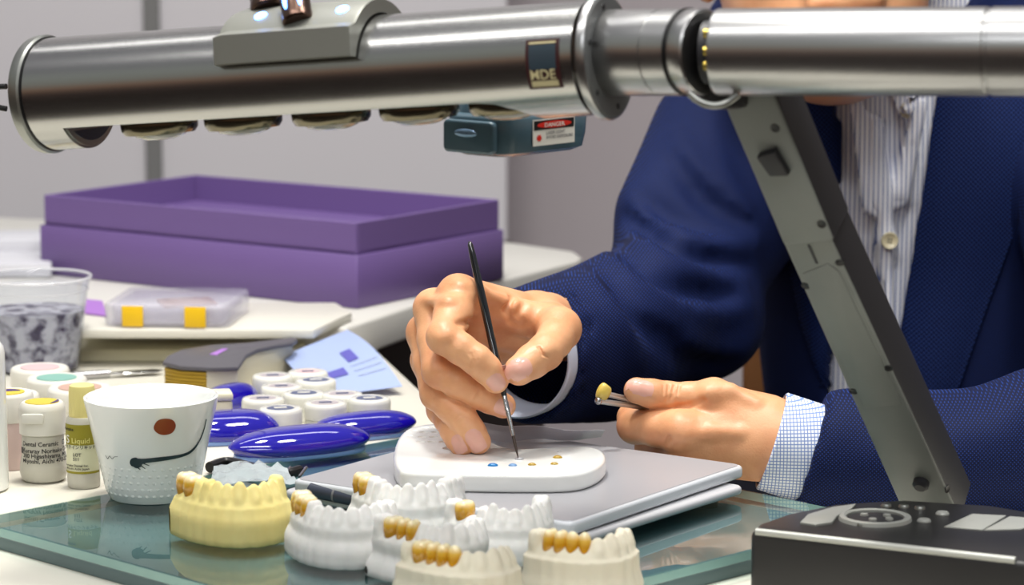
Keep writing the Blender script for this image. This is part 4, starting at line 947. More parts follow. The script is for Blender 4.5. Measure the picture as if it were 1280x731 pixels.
patch('label', f, -.0135, .0135, .0095, .0385, M_plabel, bd, .0002); patch('label_band', f, -.0135, .0135, .0265, .0385, M_olive, bd, .0004); patch('label_band', f, -.0135, .0135, .0095, .0108, M_olive, bd, .0004)
patch('label_band', f, -.0135, .0135, .0242, .0262, M_plabel, bd, .0004)
text_part('label_text', 'S', .0066, lambda x, y: f(-.0086 + x, .0276 + y, .0007), M_white, bd); text_part('label_text', 'Liquid', .0044, lambda x, y: f(-.0042 + x, .0277 + y, .0007), mat('pale yellow ink', rgb(220, 214, 130), .5), bd)
text_part('label_text', '\u30b5\u30b9\u30c6\u30a4\u30f3\u30ea\u30ad\u30c3\u30c9', .0024, lambda x, y: f(-.0115 + x, .0244 + y, .0007), M_ink, bd)
text_part('label_text', 'LOT\n511', .0026, lambda x, y: f(-.0035 + x, .0200 + y, .0006), M_ink, bd)
text_part('label_text', 'Noritake Dental Inc.\n1 Miyoshi Aichi Japan', .0019, lambda x, y: f(-.0105 + x, .0138 + y, .0006), M_ink, bd)
text_part('label_text', 'Noritake', .0024, lambda x, y: f(-.0115 + x, .0350 + y, .0007), M_ink, bd)
o = place(-34, 612, zd); t = thing('white_bottle', 'tall plain white bottle cut off by the left edge of the photo', 'bottle', tuple(o))
bm = bmesh.new(); add_lathe(bm, [(0, 0), (.0185, 0), (.0205, .0012), (.0210, .004), (.0205, .080), (.0198, .0845), (.018, .0870), (.012, .0878), (0, .088)], o, seg=56); bmobj('bottle_body', bm, M_porc, t, True, 40)
bm = bmesh.new(); add_lathe(bm, [(.0095, .0865), (.0095, .103), (.0085, .1045), (0, .1045)], o, seg=32); bmobj('cap', bm, M_whitep, t, True, 40)
# ---------------------------------------------------------------- white porcelain cup with painted branch
o = place(191, 620, T); t = thing('porcelain_cup', 'white tapered porcelain cup with a red-brown dot and a painted black branch', 'cup', tuple(o))
ch = .0590; rb, rt_ = .0256, .0386
def cr_(y): u = max(0, min(1, y / ch)); return rb + (rt_ - rb) * (u ** 1.0)
outer = [(0, .0006), (rb - .006, .0006), (rb - .004, 0), (rb - .0015, .0004), (rb, .003)] + [(cr_(y), y) for y in np.linspace(.006, ch - .002, 14)] + [(rt_ - .0003, ch - .0006), (rt_ - .0014, ch), (rt_ - .0026, ch - .0008)] + [(cr_(y) - .003, y) for y in np.linspace(ch - .004, .006, 10)] + [(rb - .006, .0042), (0, .004)]
bm = bmesh.new(); add_lathe(bm, outer, o, seg=96); cpb = bmobj('cup_body', bm, M_porc, t, True, 50)
f = wrap(o, cr_, .03)
M_brown = mat('red brown glaze', rgb(142, 62, 34), .2, coat=.3); M_brush = mat('dark green black glaze', rgb(40, 52, 56), .25, coat=.3)
def blob(name, pts, m, par, l=.0003):
    c = Vector((sum(p[0] for p in pts) / len(pts), sum(p[1] for p in pts) / len(pts))); n = len(pts); vs = [f(c.x, c.y, l)]
    for s in (.5, 1.0): vs += [f(c.x + (p[0] - c.x) * s, c.y + (p[1] - c.y) * s, l) for p in pts]
    fs = [[0, 1 + i, 1 + (i + 1) % n] for i in range(n)] + [[1 + i, 1 + n + i, 1 + n + (i + 1) % n, 1 + (i + 1) % n] for i in range(n)]
    return meshobj(name, vs, fs, m, par, True)
sp = 2190.0
def cpx(px, py): return ((px - 184) / sp * 1.02, (632 - py) / sp * 1.01)
blob('painted_dot', [(x_, y_) for x_, y_ in (tuple(p[:2]) for p in smooth_loop([cpx(194, 530) + (0,), cpx(199, 521) + (0,), cpx(209, 519) + (0,), cpx(218, 522) + (0,), cpx(221, 530) + (0,), cpx(216, 538) + (0,), cpx(206, 540) + (0,), cpx(198, 537) + (0,)], 4))], M_brown, cpb)
def stroke(pts, m, par):
    c = smooth_line([cpx(p[0], p[1]) + (p[2] / sp,) for p in pts], 6); vs = []
    for i, p in enumerate(c):
        a, b = c[max(i - 1, 0)], c[min(i + 1, len(c) - 1)]; d = Vector((b.x - a.x, b.y - a.y)).normalized(); nn = Vector((-d.y, d.x)) * p.z
        vs += [f(p.x + nn.x, p.y + nn.y, .0004), f(p.x - nn.x, p.y - nn.y, .0004)]
    return meshobj('painted_branch', vs, [[2 * i, 2 * i + 1, 2 * i + 3, 2 * i + 2] for i in range(len(c) - 1)], m, par, True)
stroke([(164, 578, 2), (168, 576, 6.5), (174, 575, 6.5), (180, 573, 3.2), (200, 571, 2.8), (228, 569, 2.0), (243, 565, 1.8), (256, 555, 1.5), (265, 542, 1.2), (270, 528, .9)], M_brush, cpb)
for a in ([(168, 578, 1.0), (176, 584, .6)], [(175, 577, .9), (182, 583, .5)], [(178, 575, .9), (187, 579, .4)]): stroke(a, M_brush, cpb)
for a in ([(126, 570, .4), (130, 574, .7), (134, 570, .5), (138, 573, .5), (142, 570, .4), (147, 569, .3)],): stroke(a, mat('grey glaze', rgb(110, 116, 116), .3), cpb)
bm = bmesh.new()                                # raised dimples round the foot
for row in range(5):
    y = .0060 + row * .0040
    for k in range(40):
        a = 2 * PI * (k + .5 * (row % 2)) / 40; r = cr_(y); n = Vector((math.cos(a), math.sin(a), -.15)); add_ball(bm, o + Vector((r * math.cos(a), r * math.sin(a), y)) - n * .0003, (.00036, .0014, .0017), 8, frame((0, 0, 1), n))
tag(bmobj('dimples', bm, M_porc, cpb), kind='stuff')
# ---------------------------------------------------------------- swatch fan, cream block, leaflet
def tri(px, z): return [(PZ(x, y, z).x, PZ(x, y, z).y) for x, y in px]
zc1 = T + .024
fan = thing('swatch_pad', 'thick swatch pad with dark grey curved cover and gold page edges', 'swatch pad', tuple(place(265, 485, zd)))
fo = [PZ(x, y, zc1) for x, y in ((203, 452), (210, 444), (226, 437), (262, 431), (310, 428), (352, 423), (366, 421), (372, 424), (366, 428), (345, 431), (322, 436), (308, 443), (302, 452), (298, 458), (262, 459), (225, 457))]
bm = bmesh.new(); add_prism(bm, [(p.x, p.y) for p in fo], zc1 - .003, zc1, .0008, 2); cv = bmobj('cover', bm, mat('dark grey cover', rgb(84, 82, 88), .5), fan)
M_gold = mat('gold page edges', rgb(170, 138, 40), .4, .3); M_page = mat('cream pages', rgb(206, 200, 178), .6)
def offs(pts, s): c = sum((Vector(p) for p in pts), Vector((0, 0))) / len(pts); return [tuple(c + (Vector(p) - c) * s) for p in pts]
gp = tri([(205, 452), (226, 440), (258, 436), (258, 458), (225, 456)], zc1); pp = tri([(258, 458), (258, 434), (345, 426), (366, 423), (345, 430), (322, 435), (307, 442), (300, 452), (297, 457)], zc1)
bm = bmesh.new()
for k in range(9): add_prism(bm, offs(gp, 1.0 - .012 * (k % 2)), zd + .0024 * k, zd + .0024 * k + .0022, .0003, 1)
bmobj('gold_pages', bm, M_gold, fan)
bm = bmesh.new(); add_prism(bm, pp, zd, zc1 - .003, .0004, 1); bmobj('pages', bm, M_page, fan)
bm = bmesh.new(); add_prism(bm, tri([(262, 443), (278, 436), (285, 436), (271, 444)], zc1), zc1 - .0002, zc1 + .0003); bmobj('cover_mark', bm, M_lilac, cv, False)
bk = thing('cream_block', 'small cream lidded block half hidden behind the porcelain cup', 'block', tuple(place(272, 540, zd)))
bm = bmesh.new(); add_box(bm, place(268, 545, zd) + Vector((0, 0, .012)), (.022, .018, .024), .0015, rz=.2); bmobj('block_body', bm, mat('cream plastic', rgb(222, 216, 178), .4), bk)
bm = bmesh.new(); add_box(bm, place(268, 545, zd) + Vector((0, 0, .0265)), (.0228, .0188, .005), .0012, rz=.2); bmobj('block_lid', bm, mat('cream lid', rgb(232, 228, 196), .35), bk)
M_leaf = mat('pale blue paper', rgb(154, 170, 210), .5)
lf = thing('leaflet', 'pale blue printed leaflet curling up beside the jar cluster', 'leaflet', tuple(place(430, 470, zd)))
A, B, C_, D_ = PZ(352, 445, T + .012), PZ(434, 412, T + .022), PZ(503, 486, T + .003), PZ(398, 496, T + .0005)
def leafp(u, v): p = (A * (1 - u) + B * u) * (1 - v) + (D_ * (1 - u) + C_ * u) * v; return p + Vector((0, 0, .006 * math.sin(PI * v) * u - .004 * math.sin(PI * u) * v * (1 - v) + .002 * u * v))
grid_solid('sheet', [[leafp(i / 14, j / 14) for j in range(15)] for i in range(15)], .0004, M_leaf, lf, Vector((0, 0, 1)))
M_vio = mat('violet print', rgb(86, 84, 168), .5)
for u0, u1, v0, v1 in ((.62, .76, .36, .55), (.30, .52, .60, .72)):
    meshobj('printed_patch', [leafp(u0 + (u1 - u0) * i / 4, v0 + (v1 - v0) * j / 4) + Vector((0, 0, .0006)) for i in range(5) for j in range(5)], [[i * 5 + j, i * 5 + j + 1, i * 5 + j + 6, i * 5 + j + 5] for i in range(4) for j in range(4)], M_vio, lf)
for v in (.62, .70, .78): meshobj('printed_line', [leafp(.60 + .35 * i / 6, v + .005 * j) + Vector((0, 0, .0006)) for i in range(7) for j in range(2)], [[2 * i, 2 * i + 1, 2 * i + 3, 2 * i + 2] for i in range(6)], M_grey_ink, lf)
# lying spatula behind the jars
sp0, sp1 = PZ(88, 470, zd + .003), PZ(196, 463, zd + .003)
spt = thing('spatula', 'steel spatula lying on the bench behind the tan-labelled jar', 'spatula', tuple(PZ(140, 466, zd)))
bm = bmesh.new(); add_tube(bm, [sp0, sp0.lerp(sp1, .45)], [.003, .003], 14); bmobj('handle', bm, M_steel, spt)
dd = (sp1 - sp0).normalized(); bm = bmesh.new(); add_prism(bm, [(0, -.002), (.012, -.005), (.034, -.006), (.04, 0), (.034, .006), (.012, .005), (0, .002)], -.0005, .0005, .0003, 1, Matrix.Translation(sp0.lerp(sp1, .44)) @ frame((0, 0, 1), dd).to_4x4()); bmobj('blade', bm, M_steel, spt)
# ---------------------------------------------------------------- glossy blue cases
M_blue = mat('cobalt blue gloss', rgb(22, 10, 150), .06, spec=.7, coat=1.0); M_bluerim = mat('light blue rim', rgb(128, 160, 214), .2, coat=.4)
def blue_case(label, pl, pr, hw, hgt, z=zd, py2=None):
    a, b = PZ(*pl, z), PZ(*pr, z); c = (a + b) / 2; d = (b - a); L = d.length; d.normalize(); w = Vector((-d.y, d.x, 0))
    t = thing('blue_case', label, 'case', (c.x, c.y, z), 'glossy blue cases'); M = Matrix.Translation(c) @ Matrix((d, w, Vector((0, 0, 1)))).transposed().to_4x4()
    ol = [(L / 2 * math.copysign(abs(math.cos(q)) ** .74, math.cos(q)), hw * math.copysign(abs(math.sin(q)) ** .9, math.sin(q))) for q in np.linspace(0, 2 * PI, 49)[:-1]]
    bm = bmesh.new(); rings = []
    prof_ = [(.90, .0016), (.96, .0036)] + [(s_, .0056 + (hgt - .0056) * (1 - s_ ** 2.4) ** .62) for s_ in (1.0, .985, .95, .9, .82, .7, .55, .35, .15)]
    for s, zz in prof_:
        rings.append([bm.verts.new(M @ Vector((x * s, y * s, zz + .0022 * (x * s / (L / 2)) ** 2))) for x, y in ol])
    for p, q in zip(rings, rings[1:]):
        for i in range(48): j = (i + 1) % 48; bm.faces.new((p[i], p[j], q[j], q[i]))
    bm.faces.new(rings[0][::-1]); bm.faces.new(rings[-1]); bmobj('case_top', bm, M_blue, t, True, 60)
    bm = bmesh.new(); add_prism(bm, offs(ol, .93), 0, .0038, .0012, 2, M); bmobj('case_rim', bm, M_bluerim, t, True, 40); return t
blue_case('long glossy cobalt blue case nearest the tablet, in front of the jars', (287, 577), (461, 560), .0185, .0185)
blue_case('glossy cobalt blue case reaching behind the white palette', (392, 552), (519, 540), .0150, .0165)
blue_case('glossy cobalt blue case just right of the porcelain cup', (222, 555), (350, 545), .0200, .0195)
blue_case('dark end of a blue case seen behind the small cream block', (258, 520), (316, 505), .0130, .0180)
# ---------------------------------------------------------------- wrapper film and black strap under the blue case
M_film = mat('crumpled clear film', rgb(206, 216, 220), .15, spec=.7, coat=.4, alpha=.55)
wr_ = thing('film_wrapper', 'crumpled clear film wrapper behind the cream plaster model', 'wrapper', tuple(place(310, 598, T)))
A, B, C_, D_ = PZ(268, 588, T + .004), PZ(355, 590, T + .006), PZ(372, 612, T + .002), PZ(262, 616, T + .002); rnd = random.Random(3)
rows = [[((A * (1 - u) + B * u) * (1 - v) + (D_ * (1 - u) + C_ * u) * v) + Vector((0, 0, rnd.uniform(0, .0055) + .003 * math.sin(PI * u))) for u in [j / 11 for j in range(12)]] for v in [i / 8 for i in range(9)]]
grid_solid('film', rows, .0003, M_film, wr_, Vector((0, 0, 1)))
st = thing('black_strap', 'black strap lying under the front blue case', 'strap', tuple(place(300, 583, T)))
bm = bmesh.new(); P_ = smooth_line([PZ(262, 584, T + .003), PZ(285, 578, T + .003), PZ(320, 586, T + .003), PZ(355, 592, T + .003), PZ(375, 588, T + .003)], 6); add_tube(bm, P_, .0034, 10); bmobj('strap_cord', bm, M_black, st)
for px in (354, 374):
    bm = bmesh.new(); add_tube(bm, [PZ(px, 596, T + .004), PZ(px + 9, 584, T + .006)], .0009, 8); bmobj('wire_end', bm, M_steel, st)
# ---------------------------------------------------------------- grey tablets, stylus
def slab_from(px, z1, th, name, label, m_top, m_side, r=.006):
    P = [PZ(*q, z1) for q in px]; a, b, c = P[0], P[1], P[2]                 # left, front, right corners
    d1 = (b - a); L1 = d1.length; d1.normalize(); d2 = (c - b); d2 = (d2 - d1 * d2.dot(d1)); L2 = d2.length; d2.normalize(); cc = a + d1 * L1 / 2 + d2 * L2 / 2
    t = thing(name, label, 'tablet', (cc.x, cc.y, z1 - th)); M = Matrix.Translation((cc.x, cc.y, 0)) @ Matrix((d1, d2, Vector((0, 0, 1)))).transposed().to_4x4()
    bm = bmesh.new(); add_prism(bm, rrect(L1, L2, r, 6), z1 - th, z1, .0022, 4, M); o = bmobj('casing', bm, m_side, t, True, 40)
    return t, M, L1, L2
M_tabg = mat('grey tablet top', rgb(160, 160, 165), .32, spec=.45, bump=(900, .03, .0003)); M_tabs = mat('pale tablet edge', rgb(206, 210, 216), .25, spec=.5, coat=.3); M_under = mat('lower tablet grey', rgb(196, 196, 200), .3)
zt1 = T + .0165
tl, TM, L1, L2 = slab_from([(363, 599), (714, 654), (919, 579)], zt1, .0072, 'grey_tablet', 'wide flat grey tablet carrying the white palette', M_tabg, M_tabs)
bm = bmesh.new(); add_prism(bm, rrect(L1 - .0045, L2 - .0045, .005, 6), zt1 - .0003, zt1 + .0004, .0003, 1, TM); bmobj('top_plate', bm, M_tabg, tl, True, 40)
tl2, TM2, l1, l2 = slab_from([(352, 612), (713, 675), (931, 606)], T + .0085, .0050, 'lower_tablet', 'thinner grey tablet lying beneath the wide one, corner jutting out right', M_under, M_under)
for sx in (-1, 1):
    for sy in (-1, 1):
        bm = bmesh.new(); add_lathe(bm, [(0, 0), (.005, 0), (.005, .0036), (0, .0036)], TM2 @ Vector((sx * (l1 / 2 - .015), sy * (l2 / 2 - .015), T)), seg=20); bmobj('rubber_foot', bm, M_black, tl2)
for sx in (-1, 1):
    for sy in (-1, 1):
        bm = bmesh.new(); add_lathe(bm, [(0, T + .0084), (.005, T + .0084), (.005, T + .0095), (0, T + .0095)], TM @ Vector((sx * (L1 / 2 - .02), sy * (L2 / 2 - .02), 0)), seg=20); bmobj('rubber_foot', bm, M_black, tl)
s0_, s1_ = PZ(388, 609, T + .012), PZ(452, 622, T + .010); s0_ += Vector((0, -.006, 0)); s1_ += Vector((0, -.006, 0))
sy_ = thing('stylus', 'dark blue grey stylus along the front edge of the grey tablet', 'stylus', tuple(s0_.lerp(s1_, .5)))
M_sty = mat('slate plastic', rgb(58, 64, 78), .35); bm = bmesh.new(); add_tube(bm, [s0_, s0_.lerp(s1_, .03), s0_.lerp(s1_, .97), s1_], [.0030, .0042, .0042, .003], 20); b_ = bmobj('stylus_barrel', bm, M_sty, sy_, True, 40)
q = s0_.lerp(s1_, .5); bm = bmesh.new(); add_tube(bm, [q, q + (s1_ - s0_).normalized() * .0012], .00435, 20); bmobj('stylus_ring', bm, M_grey_ink, b_)
# ---------------------------------------------------------------- palette
zp = T + .0275; z0p = zt1 + .0004
ol = smooth_loop([tuple(PZ(x, y, zp).xy) + (0,) for x, y in ((494, 556), (492, 570), (497, 584), (512, 590), (580, 592), (650, 593), (712, 592), (742, 585), (757, 573), (752, 562), (728, 557), (680, 559), (640, 560), (615, 551), (596, 537), (572, 530), (540, 529), (512, 534), (500, 543))], 5)
pal = thing('palette', 'white porcelain mixing palette with dabs of stain on the grey tablet', 'palette', (ol[0].x + .06, ol[0].y, z0p))
bm = bmesh.new(); add_prism(bm, [(p.x, p.y) for p in ol], z0p, zp, .0024, 4)
wells = []
for r_i, yy in enumerate((534, 540, 546, 552)):
    for k in range(4): wells.append((532 + k * 14 - r_i * 2, yy, .0026))
wells += [(566, 560, .006), (578, 566, .005), (518, 538, .002), (512, 544, .002), (508, 550, .002)]
cuts = []
for x, y, r in wells: c = bmesh.new(); p = PZ(x, y, zp); add_ball(c, p + Vector((0, 0, r * .45)), (r * 1.15, r * 1.15, r), 14); cuts.append(c)
pb = bmobj('palette_body', bool_cut(bm, cuts), M_porc, pal, True, 35)
for x, y, r, c in ((616, 582, .0020, (20, 120, 190)), (641, 582, .0017, (110, 150, 196)), (665, 581, .0016, (170, 140, 40)), (693, 580, .0015, (176, 148, 60)), (697, 572, .0018, (168, 136, 40)), (649, 574, .0018, (160, 160, 164)), (699, 565, .0009, (170, 170, 170))):
    bm = bmesh.new(); p = PZ(x, y, zp); add_ball(bm, p, (r * 1.5, r * 1.2, r * .8), 12); bmobj('stain_dab', bm, mat('stain', rgb(*c), .3, coat=.3), pal)
fm = thing('film_strip', 'grey translucent film strip behind the palette', 'film', tuple(PZ(660, 553, zt1 + .0005)))
A, B, C_, D_ = PZ(560, 530, T + .030), PZ(757, 545, T + .026), PZ(752, 554, T + .018), PZ(570, 556, T + .0185)
rows = [[((A * (1 - u) + B * u) * (1 - v) + (D_ * (1 - u) + C_ * u) * v) + Vector((0, .012 + .002 * math.sin(9 * u), .001 * math.sin(14 * u))) for u in [j / 20 for j in range(21)]] for v in [i / 4 for i in range(5)]]
grid_solid('film', rows, .0003, mat('grey film', rgb(196, 196, 204), .25, spec=.5, alpha=.62), fm)
# ---------------------------------------------------------------- brush, holders
b0_, b2 = PY(648, 575, 1.588), PY(587, 302, 1.640)
b0_.z = zp + .0006; bd_ = (b2 - b0_); BL = bd_.length; bd_.normalize()
br = thing('paint_brush', 'thin black brush held in the right hand, tip on the palette', 'brush', tuple(b0_))
def bt_(*q): bm = bmesh.new(); add_tube(bm, [b0_ + bd_ * s for s, r in q], [r for s, r in q], 20); return bm
M_blackl = mat('black lacquer', rgb(16, 18, 22), .18, coat=.8)
bmobj('handle', bt_((.036, .0014), (.044, .0021), (.060, .0024), (.10, .0023), (BL - .008, .0019), (BL - .002, .0016), (BL, .0008)), M_blackl, br, True, 40)
bmobj('ferrule', bt_((.013, .0008), (.0145, .0010), (.028, .0014), (.030, .0016), (.0308, .0014), (.033, .0016), (.0338, .0014), (.037, .0015)), M_steel, br, True, 40)
bmobj('bristles', bt_((0, .0002), (.003, .0005), (.008, .0009), (.0135, .0009)), mat('dark bristles', rgb(52, 40, 34), .6), br)
M_rod = metal('pale steel', rgb(214, 214, 214), .42)
M_tooth = mat('ivory yellow ceramic', rgb(226, 200, 96), .2, coat=.6)
for i, (pa, pb_, lab) in enumerate((((757, 492, 1.668), (815, 506, 1.690), 'steel holder carrying an ivory veneer, held in the left hand'), ((748, 501, 1.664), (812, 510, 1.688), 'steel ball-ended holder pinched below the veneer holder'))):
    a, b = PY(*pa), PY(*pb_); d = (b - a).normalized(); t = thing('metal_holder', lab, 'holder', tuple(a)); bm = bmesh.new(); add_tube(bm, [a, b], .0017, 14); bmobj('rod', bm, M_rod, t, True, 40)
    if i == 0:
        S = SDF(np.array(a) - .012, np.array(a) + .012, .0006); c = PY(755, 489, 1.667); R = frame(d, (0, 0, 1)) @ Matrix.Rotation(.5, 3, 'Y')
        R = Matrix.Rotation(.35, 3, 'Z') @ Matrix.Rotation(.45, 3, 'Y'); S.ell(c, (.0044, .0032, .0060), R); S.ell(c + R @ Vector((0, .0012, -.003)), (.0030, .0028, .0036), R, .002); S.ell(c + R @ Vector((0, .0052, -.001)), (.0040, .0030, .0060), R, .001, True); S.plane(c + R @ Vector((0, 0, .0044)), R @ Vector((.25, 0, 1)), .001); v, q_ = S.mesh(1); meshobj('veneer', v, q_, M_tooth, t, True)
    else:
        bm = bmesh.new(); add_ball(bm, a, .0023, 16); bmobj('ball_end', bm, M_steel, t)
# ================================================================ plaster jaw models
M_plW = mat('white plaster', rgb(232, 232, 230), .62, spec=.3, sss=.05, bump=(500, .15, .0004), noise=(60, rgb(222, 222, 218), .3, .7))
M_plC = mat('cream plaster', rgb(234, 220, 150), .6, spec=.3, sss=.08, bump=(500, .12, .0004), noise=(50, rgb(226, 210, 136), .3, .7))
M_plB = mat('ivory plaster', rgb(222, 216, 196), .62, spec=.3, sss=.05, bump=(500, .15, .0004))
def crown_mat():
    m = mat('ochre and ivory ceramic', rgb(200, 150, 30), .18, spec=.6, coat=.7, sss=.1); nt = m.node_tree; b = nt.nodes['Principled BSDF']; tc = nt.nodes.new('ShaderNodeTexCoord')
    sp = nt.nodes.new('ShaderNodeSeparateXYZ'); nt.links.new(tc.outputs['Object'], sp.inputs[0]); mr = nt.nodes.new('ShaderNodeMapRange'); mr.inputs['From Min'].default_value = .0235; mr.inputs['From Max'].default_value = .0330
    nt.links.new(sp.outputs['Z'], mr.inputs['Value']); r = nt.nodes.new('ShaderNodeValToRGB'); e = r.color_ramp.elements; e[0].color = rgb(190, 136, 18); e[1].color = rgb(240, 228, 186); e[0].position = .25; e[1].position = .9
    x = e.new(.55); x.color = rgb(214, 170, 60); nt.links.new(mr.outputs['Result'], r.inputs['Fac']); nt.links.new(r.outputs['Color'], b.inputs['Base Color']); return m
M_crown = crown_mat()
def arch(n, w=.0245, d=.038):
    """tooth centres on the arch: molar, round the front, molar; tangents too"""
    ts = np.linspace(-1, 1, 200); P = np.stack([w * np.sin(ts * PI / 2 * .98) * (1 + .10 * np.abs(ts)), -d * np.cos(ts * PI / 2 * .98) ** 1.25 + d * .55, 0 * ts], 1)
    s = np.concatenate([[0], np.cumsum(np.linalg.norm(np.diff(P, axis=0), axis=1))]); wd = np.array([10.2, 9.8, 7.0, 6.8, 7.4, 6.2, 7.8, 7.8, 6.2, 7.4, 6.8, 7.0, 9.8, 10.2]); wd = wd / wd.sum() * s[-1]; c = np.cumsum(wd) - wd / 2
    out = []
    for i in range(14):
        p = np.array([np.interp(c[i], s, P[:, k]) for k in range(3)]); q = np.array([np.interp(c[i] + .0005, s, P[:, k]) for k in range(3)]); t = q - p; out.append((Vector(p), Vector(t).normalized(), wd[i] / 2))
    return out
AR_ = arch(14)
TR = random.Random(11)
def tooth(S, i, z, r, k, cr=False, hgt=1.0):
    if not cr: hgt *= TR.uniform(.95, 1.22); z += TR.uniform(-.0005, .0007)
    p, t, hw = AR_[i]; n = Vector((-t.y, t.x, 0)); R = Matrix((t, n, Vector((0, 0, 1)))).transposed(); c = p + Vector((0, 0, z)); g = 1.18 if cr else 1.06; zt = .0088 * hgt
    if i in (0, 1, 12, 13):
        S.ell(c + Vector((0, 0, .0005)), (hw * 1.04 * g, .0054 * g, zt * .66), R, k)
        for a in (-1, 1):
            for b in (-1, 1): S.ell(c + t * (a * hw * .42) + n * (b * .0024) + Vector((0, 0, zt * .40)), (hw * .44 * g, .0024 * g, .0030), R, .0016)
    elif i in (2, 3, 10, 11):
        S.ell(c + Vector((0, 0, .0005)), (hw * 1.0 * g, .0044 * g, zt * .66), R, k)
        for b in (-1, 1): S.ell(c + n * (b * .0020) + Vector((0, 0, zt * .44)), (hw * .66 * g, .0020 * g, .0028), R, .0014)
    else:
        S.ell(c + Vector((0, 0, .0002)), (hw * .98 * g, .0034 * g, zt * .60), R, k); S.ell(c - n * .0006 + Vector((0, 0, zt * .38)), (hw * .84 * g, .0017 * g, zt * .40), R, .0018)
    S.ell(c - Vector((0, 0, zt * (.55 if cr else .12))) - n * .0004, (hw * (.80 if cr else .92), .0048 if cr else .0046, zt * (.62 if cr else .42)), R, .003)
def jaw(name_label, px, py, yaw, crowns, m, base_h=.014, scale=1.0, ground=None, missing=(), group='plaster jaw models', step=True, hs=1.0, rng=(0, 13)):
    lo_, hi_ = rng; SUB = AR_[lo_:hi_ + 1]
    step_in = .0026 if step else .0007
    S = SDF((-.036, -.034, -.001), (.036, .030, .042), .00075); zr = .0225
    ol = [(p.x * 1.13, p.y * 1.16 - .0005) for p, t, h in AR_]
    # base block with a step, following the arch
    base = S.like()
    for (p, t, h), (p2, t2, h2) in zip(SUB, SUB[1:]): base.cone(p * 1.08 + Vector((0, 0, -.002)), p2 * 1.08 + Vector((0, 0, -.002)), .0075, .0075)
    base.cone(SUB[0][0], SUB[-1][0], .009, .009); cm = sum((q_[0] for q_ in SUB), Vector()) / len(SUB)
    for q_ in SUB: base.cone(q_[0], cm, .009, .012)
    B = S.like(); h = S.h
    # extrude the footprint: footprint distance taken on the z=0 layer
    k0 = int(round((0 - S.lo[2]) / h)); foot = base.g[:, :, k0].copy(); zs = (S.lo[2] + h * np.arange(S.n[2])).astype(np.float32)[None, None, :]
    f3 = foot[:, :, None] - .0006 + np.clip(.0022 - zs, 0, .0022) * .35
    q = np.maximum(.007 - np.abs(f3 - (zs - base_h)), 0); S.g = np.maximum(np.maximum(f3, zs - base_h) + q * q / .028, -zs)
    G = S.like()
    f4 = foot[:, :, None] + step_in + np.clip(zs - base_h, 0, .02) * (.12 if step else .04)
    G.g = np.maximum(np.maximum(f4, zs - (zr - .0040)), -zs + .002); S.join(G, .0055)
    # gum ridge and hollow of the mouth
    RG = S.like(); RG.chain([p + Vector((0, 0, zr - .0040)) for p, t, h_ in SUB], [.0060] * len(SUB), .002); S.join(RG, .003)
    S.ell((cm.x * 1.2, .012, zr + .003), (.0140, .024, .010), None, .004, True)
    for i in range(lo_, hi_ + 1):
        if i in crowns: p = AR_[i][0]; S.ell(p + Vector((0, 0, zr + .001)), (.0034, .0034, .0045), None, .002)
        elif i in missing: pass
        else: tooth(S, i, zr + .0018, .004, .0022, False, hs)
    for i in range(lo_, hi_):                       # gaps of the gums between the teeth
        p = (AR_[i][0] + AR_[i + 1][0]) / 2; n = Vector((-AR_[i][1].y, AR_[i][1].x, 0)); S.cone(p - n * .006 + Vector((0, 0, zr + .0005)), p - n * .0055 + Vector((0, 0, zr + .0055)), .0005, .0010, .0015, True)
    v, f = S.mesh(1)
    o = PZ(px, py, T); Rz = Matrix.Rotation(yaw, 3, 'Z')
    t = thing('jaw_model', name_label, 'dental model', (o.x, o.y, T), group); t.rotation_euler = (0, 0, yaw); t.scale = (scale,) * 3
    oo = np.array(ORG[t.name]); meshobj('plaster_base', v + oo, f, m, t, True)
    # crowns, one by one
    for i in crowns:
        S2 = SDF(np.array(AR_[i][0]) + np.array((-.011, -.011, zr - .011)), np.array(AR_[i][0]) + np.array((.011, .011, zr + .013)), .0006)
        tooth(S2, i, zr + .0030, .004, .002, True, 1.08); v, f = S2.mesh(1); meshobj('crown', v + oo, f, M_crown, t, True)
    return t
r_ = math.radians
JW = [('cream yellow plaster jaw model with ochre molar crowns, beside the porcelain cup', 303, 670, r_(14), (0, 1), M_plC, .0165, 1.03, (), 1.1, True, (0, 10)),
      ('white plaster jaw model with a three-unit ochre bridge, right of the cream model', 437, 697, r_(-2), (0, 1, 2), M_plW, .0125, 1.0, (), 1.0, True, (0, 11)),
      ('white plaster jaw model with ivory-topped crowns, nearest the palette', 516, 668, r_(6), (0, 1), M_plW, .0125, .98, (), 1.1, True, (0, 12)),
      ('white plaster jaw model with a single tall ochre crown, before the tablet corner', 636, 694, r_(24), (1,), M_plW, .0135, .93, (2,), 1.1, True, (0, 12)),
      ('blurred white plaster jaw model with ochre crowns along its left side, in the front middle', 553, 720, r_(22), (1, 2, 3), M_plW, .0080, .98, (), 1.0, True, (0, 10)),
      ('foremost blurred ivory plaster jaw model with an ochre bridge, at the bottom edge', 591, 752, r_(24), (1, 2, 3, 4), M_plB, .0080, .98, (), .85, False, (0, 9)),
      ('separate ivory plaster jaw model with four ochre crowns, in front of the tablet at right', 735, 735, r_(26), (2, 3, 4, 5), M_plB, .0060, 1.0, (), .85, False, (1, 10))]
for lab, px, py, yw, cr_i, m, bh, scl, ms, hs, stp, rg in JW: jaw(lab, px, py, yw, cr_i, m, bh, scl, missing=ms, hs=hs, step=stp, rng=rg)
